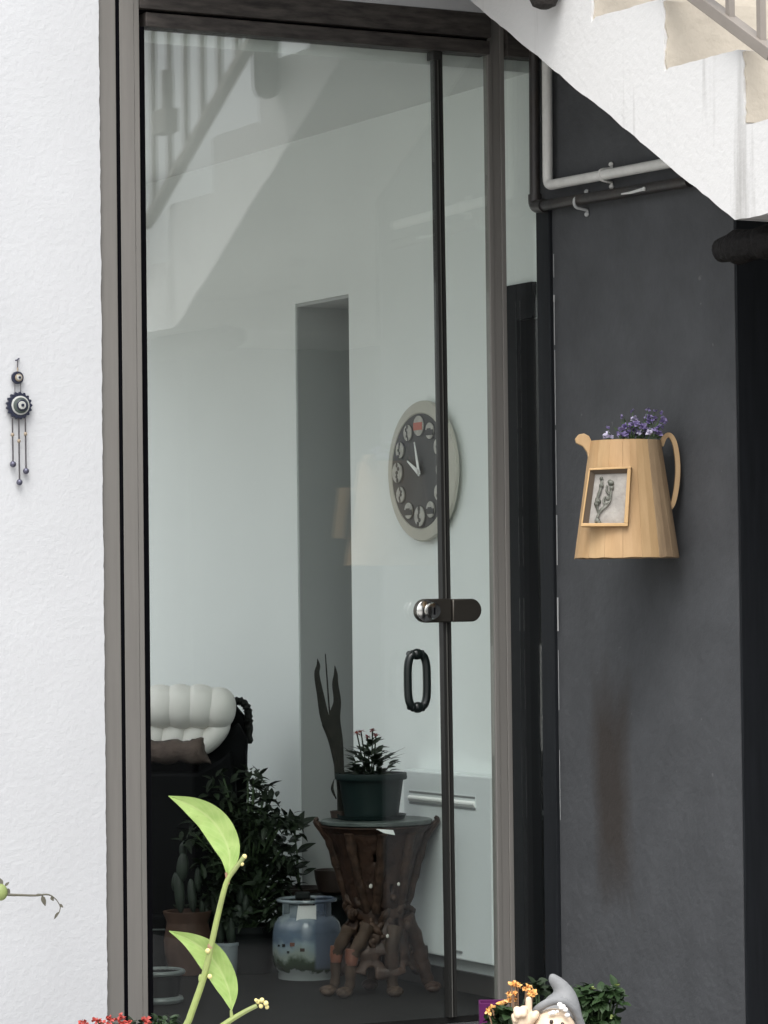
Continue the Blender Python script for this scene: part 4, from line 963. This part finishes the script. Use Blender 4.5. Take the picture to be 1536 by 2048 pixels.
# ================================================================== FOREGROUND SPRIG
DL = 4.2; kl = DL/6400
g0 = at(380, 2100, DL); g0 = Vector((g0.x, g0.y, -.02))
t = thing('leafy_sprig', 'young green stem with two long pale green leaves in the foreground', 'plant', g0)
def lp(px, py, dep=0.): return at(px, py, DL) - g0 - vf*dep
def ribbon_leaf(mid, half, cup, name, dep):
    P = spline([lp(x, y, d) for (x, y), d in zip(mid, dep)], 6); Wd = spline([(w, 0, 0) for w in half], 6); vs = []; fs = []; nW = 10
    for i, p in enumerate(P):
        d = (P[min(i+1, len(P)-1)]-P[max(i-1, 0)]).normalized(); s = d.cross(vf).normalized()
        ww = max(.25, Wd[i].x)*kl
        for j in range(nW+1):
            u = j/nW*2-1
            rip = .0011*math.sin(i*.9+j*.3)*abs(u)
            vs.append(p + s*(ww*u) + vf*(cup*ww*(abs(u)**1.3) + rip - (.0007 if j == nW//2 else 0)))
    for i in range(len(P)-1):
        for j in range(nW): b = i*(nW+1)+j; fs.append((b, b+1, b+nW+2, b+nW+1))
    o = MB().add(vs, fs).build(name, 'leaf', t, smooth=70)
    uv = o.data.uv_layers.new(name='UVMap'); nP = len(P)
    for lp_ in o.data.loops:
        k = lp_.vertex_index; uv.data[lp_.index].uv = (k//(nW+1)/(nP-1), (k % (nW+1))/nW)
    return o
ribbon_leaf([(455, 1750), (459, 1712), (446, 1674), (420, 1638), (382, 1611), (338, 1591)], [1.5, 20, 29, 28, 18, .3], .35, 'leaf', [0, .004, .008, .008, .0, -.01])
ribbon_leaf([(462, 2022), (457, 1985), (440, 1945), (413, 1908), (378, 1881), (338, 1862)], [1.5, 19, 27, 27, 15, .3], .38, 'leaf', [.012, .014, .016, .014, .008, 0])
st_ = spline([Vector((.02, .02, 0)), Vector((.0, .01, .35)), lp(352, 2120), lp(378, 2040), lp(402, 1972), lp(414, 1930), lp(424, 1884), lp(436, 1830), lp(447, 1785), lp(456, 1758), lp(470, 1738), lp(488, 1714)], 5)
MB().tube(st_, [.0052 - .0022*i/len(st_) for i in range(len(st_))], 10).build('stem', 'stem', t)
MB().tube([lp(456, 1768), lp(452, 1745)], [.0024, .0016], 8).build('petiole', 'nodebrown', t)
MB().ball(lp(489, 1713), .0034, 8, 6).ball(lp(484, 1728), .0028, 8, 6).build('bud', 'bud', t)
MB().ball(lp(421, 1894), (.0045, .0045, .006), 8, 6).build('leaf_node', 'nodebrown', t)
MB().ball(lp(416, 1901, -.004), .0036, 8, 6).build('bud', 'bud', t); MB().ball(lp(420, 1952, -.005), .0034, 8, 6).build('bud', 'bud', t)
MB().ball(lp(401, 1957, -.001), (.003, .003, .006), 8, 6).build('leaf_node', 'stem', t)
st2 = spline([lp(352, 2120), lp(400, 2085), lp(444, 2052), lp(468, 2036), lp(492, 2022), lp(514, 2011)], 4)
MB().tube(st2, [.0045 - .0016*i/len(st2) for i in range(len(st2))], 9).build('side_stem', 'stem', t)
MB().tube([lp(464, 2040), lp(462, 2020)], [.003, .0018], 8).build('petiole', 'stem', t)
for px, py, s in ((516, 2004, 4.4), (524, 2000, 4.6), (532, 2006, 4.8), (522, 2012, 4.2), (534, 2014, 4.0), (512, 2000, 3.2)):
    MB().ball(lp(px, py, random.uniform(-.003, .003)), s*kl*1.15, 8, 6).build('bud', 'bud', t)
MB().lathe([(.09, 0), (.10, .01), (.125, .22), (.135, .22), (.135, .25), (.12, .25), (.118, .23)], 28).build('pot', 'terracotta', t)
MB().lathe([(.118, .22), (.118, .235)], 20).build('soil', 'soil', t)

# dry twig with a green fruit at the left edge
DW = 5.2; kw = DW/6400; g0 = at(-80, 1900, DW); g0 = Vector((g0.x, g0.y, -.02))
t = thing('dry_twig_shrub', 'thin dry twig with curled leaves and a green fruit at the left edge', 'plant', g0)
def wp(px, py, dep=0.): return at(px, py, DW) - g0 - vf*dep
tw_ = spline([Vector((0, 0, 0)), wp(-70, 2000), wp(-40, 1850), wp(-10, 1792), wp(25, 1790), wp(70, 1791), wp(95, 1789), wp(110, 1797), wp(120, 1812), wp(118, 1825), wp(110, 1836)], 5)
MB().tube(tw_, [max(.0008, .004 - .0045*i/len(tw_)) for i in range(len(tw_))], 7).build('twig', 'twig', t)
MB().ball(wp(2, 1784, -.004), (14*kw, 14*kw, 17*kw), 14, 10).build('fruit', 'fruit', t)
for (x, y), (x2, y2), wd in (((84, 1791), (91, 1812), 9), ((102, 1793), (107, 1802), 6), ((119, 1808), (126, 1815), 5), ((117, 1824), (108, 1838), 5), ((12, 1778), (20, 1786), 9), ((5, 1770), (-2, 1755), 8), ((10, 1772), (18, 1764), 5), ((70, 1791), (84, 1788), 4)):
    a, b = wp(x, y), wp(x2, y2); MB().leaf(a, b-a, vf+Vector((random.uniform(-.4, .4), 0, .3)), (b-a).length, wd*kw, .15, 4).build('dry_leaf', 'twig', t, smooth=0)
# ================================================================== GARDEN GNOME AND POTS
DG = 6.0; kg = DG/6400
g0 = at(1108, 2048, DG); g0 = Vector((g0.x, g0.y, -.02))
t = thing('garden_gnome', 'garden gnome with a drooping grey hat raising one hand', 'figurine', g0)
def gp(px, py, tow=0.): return at(px, py, DG) - g0 + vf*tow
zh = gp(1108, 2064).z
def remesh(o, v, it=3):
    r_ = o.modifiers.new('r', 'REMESH'); r_.mode = 'VOXEL'; r_.voxel_size = v; r_.use_smooth_shade = True
    s_ = o.modifiers.new('s', 'SMOOTH'); s_.iterations = it; s_.factor = .5
def blob(mb, pts, rr, n=10):
    mb.tube(pts, rr, n); mb.ball(pts[0], rr[0], n, 6); mb.ball(pts[-1], rr[-1], n, 6)
body = MB(); body.lathe([(.075, .0), (.085, .01), (.088, .09), (.078, .18), (.060, .26), (.045, zh-.045), (.030, zh-.02)], 28)
hb = gp(1045, 2040, .02)
blob(body, [gp(1085, 2125, .02), gp(1050, 2105, .04), gp(1046, 2070, .03)], [.024, .021, .019])
body.build('coat', 'coat', t)
sk = MB(); sk.ball(gp(1106, 2062, .014), (.044, .043, .044), 20, 14); sk.ball(gp(1109, 2056, .056), (.010, .012, .010), 10, 8); sk.ball(gp(1088, 2066, .044), (.015, .013, .013), 10, 8); sk.ball(gp(1130, 2068, .044), (.015, .013, .013), 10, 8)
o = sk.build('head', 'skin', t); remesh(o, .0025)
for px, py in ((1100, 2037), (1122, 2042)):
    MB().ball(gp(px, py, .0500), (.0038, .0038, .0045), 10, 8).build('eye', 'eye', t)
hn = MB()
blob(hn, [gp(1044, 2078, .03), gp(1043, 2052, .03), gp(1044, 2038, .03)], [.0165, .0185, .0185])
blob(hn, [gp(1054, 2030, .03), gp(1056, 2008, .03), gp(1056, 1995, .03)], [.0078, .0068, .0060])
blob(hn, [gp(1046, 2026, .034), gp(1045, 2012, .042), gp(1045, 2022, .050)], [.0075, .0075, .0070])
blob(hn, [gp(1034, 2028, .034), gp(1032, 2013, .042), gp(1033, 2024, .050)], [.0075, .0073, .0068])
blob(hn, [gp(1029, 2036, .030), gp(1027, 2026, .038), gp(1029, 2034, .045)], [.0065, .0062, .0058])
blob(hn, [gp(1056, 2042, .034), gp(1066, 2028, .038), gp(1070, 2023, .036)], [.0078, .0080, .0072])
o = hn.build('raised_hand', 'skin', t); remesh(o, .0018, 2)
# hat: a wide hood with a folded tip
hat = MB(); c = gp(1112, 2058)
ax0 = [gp(1116, 2070), gp(1120, 2040), gp(1126, 2015), gp(1128, 1994), gp(1124, 1980), gp(1116, 1970), gp(1110, 1961), gp(1112, 1953)]
hat.tube(spline([p - vf*.034 for p in ax0], 4), [r*kg for r in (64, 62, 60, 58, 55, 52, 48, 44, 40, 37, 34, 31, 28, 25, 22, 20, 18, 17, 16, 15, 14.5, 14, 13.5, 13, 12, 11, 10, 8.5, 6)], 22, flat=.95)
brim = spline([gp(1064, 2034, .006), gp(1076, 2014, .022), gp(1098, 2000, .030), gp(1122, 1998, .030), gp(1142, 2012, .024), gp(1156, 2036, .014), gp(1164, 2066, .01)], 4)
hat.tube(brim, 9*kg, 8)
o = hat.build('hat', 'hat', t); remesh(o, .0028, 4)
for px, py, s in ((1122, 2008, 8), (1117, 2003, 6), (1128, 2013, 6), (1104, 2019, 6), (1098, 2021, 5), (1132, 2024, 6), (1112, 2017, 4)):
    MB().ball(gp(px, py, .046), (s*kg, s*kg*.8, s*kg*.8), 7, 5).build('hair_tuft', 'gnomehair', t)
bd = MB()
for i in range(26):
    a = gp(random.uniform(1075, 1140), random.uniform(2085, 2100), .03); bd.tube([a, a+Vector((0, 0, -.03))+vf*.006, a+Vector((0, 0, -.06))], [.007, .006, .002], 6)
bd.build('beard', 'gnomehair', t)
MB().ball((.03, -.05, .022), (.03, .05, .022), 12, 8).ball((-.05, -.04, .022), (.03, .05, .022), 12, 8).build('boots', 'gasket', t)

def pot_plant(name, label, cat, px, py, D, ground_px, pot_m, pot_r, pot_h, parts):
    g = at(px, py, D); g = Vector((g.x, g.y, -.02)); t = thing(name, label, cat, g)
    MB().lathe([(pot_r*.72, 0), (pot_r*.76, .006), (pot_r*.95, pot_h*.86), (pot_r*1.04, pot_h*.86), (pot_r*1.05, pot_h), (pot_r*.93, pot_h), (pot_r*.9, pot_h*.92)], 26).build('pot', pot_m, t)
    MB().lathe([(pot_r*.9, pot_h*.88), (pot_r*.9, pot_h*.93)], 18).build('soil', 'soil', t)
    return t, (lambda x, y, tow=0.: at(x, y, D) - g + vf*tow)
rnd = random.Random(9)
def bush(t, f, spots, n, Lr, Wr, m, zb, name='foliage', spread=14, jig=.03):
    fm = MB(); st = MB()
    for px, py in spots:
        c = f(px, py, rnd.uniform(-jig, jig)); st.tube([Vector((c.x*.2, c.y*.2, zb)), Vector((c.x*.7, c.y*.7, (c.z+zb)/2)), c], .002, 5)
        for j in range(n):
            b = c + Vector((rnd.uniform(-1, 1), rnd.uniform(-1, 1), rnd.uniform(-1, .6)))*(spread*kg*.6)
            d = Vector((rnd.uniform(-1, 1), rnd.uniform(-1, 1), rnd.uniform(-.4, .9)))
            fm.leaf(b, d, (rnd.uniform(-.7, .7), rnd.uniform(-.7, .7), 1), rnd.uniform(*Lr), rnd.uniform(*Wr), .35, 4)
    fm.build(name, m, t, smooth=0); st.build('stems', 'stemgreen', t)
# orange kalanchoe left of the gnome
t, f = pot_plant('orange_kalanchoe', 'flowering plant with orange blossoms between purple pot and gnome', 'potted plant', 1035, 2048, 6.25, 0, 'potgrey', .06, .26, 0)
bush(t, f, [(rnd.uniform(985, 1060), rnd.uniform(2018, 2075)) for i in range(22)] + [(1000, 2024), (1010, 2030), (992, 2036), (1020, 2022)], 9, (.016, .03), (.012, .02), 'leafmid', .24)
for px, py in ((1022, 1968), (1030, 1966), (1026, 1986), (1019, 1988), (1036, 1973), (1055, 1972), (1052, 1980), (1061, 1984), (1020, 2002), (1026, 1998), (1000, 2008), (1007, 2006), (980, 2020), (976, 2022), (984, 2016), (1066, 1984)):
    fm = MB(); c = f(px, py, rnd.uniform(-.01, .03))
    for j in range(9): fm.leaf(c, (rnd.uniform(-1, 1), rnd.uniform(-1, 1), rnd.uniform(-.4, 1)), (rnd.uniform(-1, 1), rnd.uniform(-1, 1), .5), .009, .009, .3, 2)
    fm.build('blossom', 'orange', t, smooth=0)
    MB().tube([c*.2+Vector((0, 0, .2)), Vector((c.x*.8, c.y*.8, c.z-.04)), c], .0016, 5).build('flower_stalk', 'nodebrown', t)
# purple square pot
g0 = at(976, 2048, 6.5); g0 = Vector((g0.x, g0.y, -.02))
t = thing('purple_pot', 'tall purple plastic pot beside the door post', 'pot', g0, -YAW)
zt2 = at(976, 2003, 6.5).z + .02; hw2 = .024
vs = [(-.03+.004, -.03, 0), (.03, -.03, 0), (.03, .03, 0), (-.03+.004, .03, 0)]
wx0, wx1 = (958-976)*6.5/6400, .035
mb = MB(); o_ = [(wx0+.006, wx1-.006, -.022, .022, 0), (wx0, wx1, -.03, .03, zt2)]
V = [];
for x0, x1, y0, y1, z in o_: V += [(x0, y0, z), (x1, y0, z), (x1, y1, z), (x0, y1, z)]
x0, x1, y0, y1, z = o_[1]; V += [(x0+.004, y0+.004, z), (x1-.004, y0+.004, z), (x1-.004, y1-.004, z), (x0+.004, y1-.004, z)]
V += [(a, b, z-.03) for a, b, c in V[8:12]]
F = [(0, 3, 2, 1)] + [(i, (i+1) % 4, 4+(i+1) % 4, 4+i) for i in range(4)] + [(4+i, 4+(i+1) % 4, 8+(i+1) % 4, 8+i) for i in range(4)] + [(8+i, 8+(i+1) % 4, 12+(i+1) % 4, 12+i) for i in range(4)] + [(12, 13, 14, 15)]
mb.add(V, F).build('pot_body', 'violet_pot', t, smooth=0, bevel=.001)
# dark green leafy plants behind the gnome
t, f = pot_plant('leafy_pot_plant', 'dark green leafy plant right behind the gnome', 'potted plant', 1190, 2048, 6.4, 0, 'potgrey', .07, .26, 0)
bush(t, f, [(rnd.uniform(1150, 1232), rnd.uniform(1985, 2060)) for i in range(26)] + [(1225, 1978), (1232, 1990), (1205, 1985), (1165, 1985), (1185, 1982), (1236, 2000)], 11, (.018, .032), (.014, .024), 'leafmid', .24, spread=16)
for px, py in ((1185, 1973), (1232, 1968), (1222, 2030)):
    fm = MB(); c = f(px, py, .03); blossom(fm, c, .006, 6); fm.build('blossom', 'fruit', t, smooth=0)
t, f = pot_plant('upright_pot_plant', 'dark upright leafy plant between orange flowers and gnome hat', 'potted plant', 1085, 2048, 6.7, 0, 'potgrey', .06, .25, 0)
bush(t, f, [(rnd.uniform(1068, 1105), rnd.uniform(1965, 2055)) for i in range(20)], 9, (.018, .03), (.012, .02), 'leafdark', .23)
# red flowering plant at the foot of the left jamb
t, f = pot_plant('red_flower_plant', 'low plant with small red flowers at the foot of the left jamb', 'potted plant', 235, 2070, 6.3, 0, 'potgrey', .07, .2, 0)
bush(t, f, [(rnd.uniform(150, 300), rnd.uniform(2050, 2085)) for i in range(22)], 8, (.012, .02), (.007, .012), 'leafdark', .18)
for px, py in ((162, 2046), (172, 2044), (190, 2042), (195, 2046), (215, 2038), (222, 2036), (220, 2044), (238, 2034), (242, 2040), (234, 2042), (258, 2042), (288, 2040), (293, 2036), (296, 2044), (206, 2046), (248, 2044)):
    fm = MB(); c = f(px, py, rnd.uniform(-.02, .03))
    for j in range(8): fm.leaf(c, (rnd.uniform(-1, 1), rnd.uniform(-1, 1), rnd.uniform(-.4, 1)), (rnd.uniform(-1, 1), rnd.uniform(-1, 1), .5), .009, .0075, .3, 2)
    fm.build('blossom', 'red', t, smooth=0)
t, f = pot_plant('spindly_pot_plant', 'olive green spindly plant at the bottom beside the red flowers', 'potted plant', 340, 2075, 6.8, 0, 'potgrey', .06, .2, 0)
bush(t, f, [(rnd.uniform(300, 380), rnd.uniform(2035, 2085)) for i in range(16)], 8, (.014, .022), (.006, .01), 'leafmid', .18)
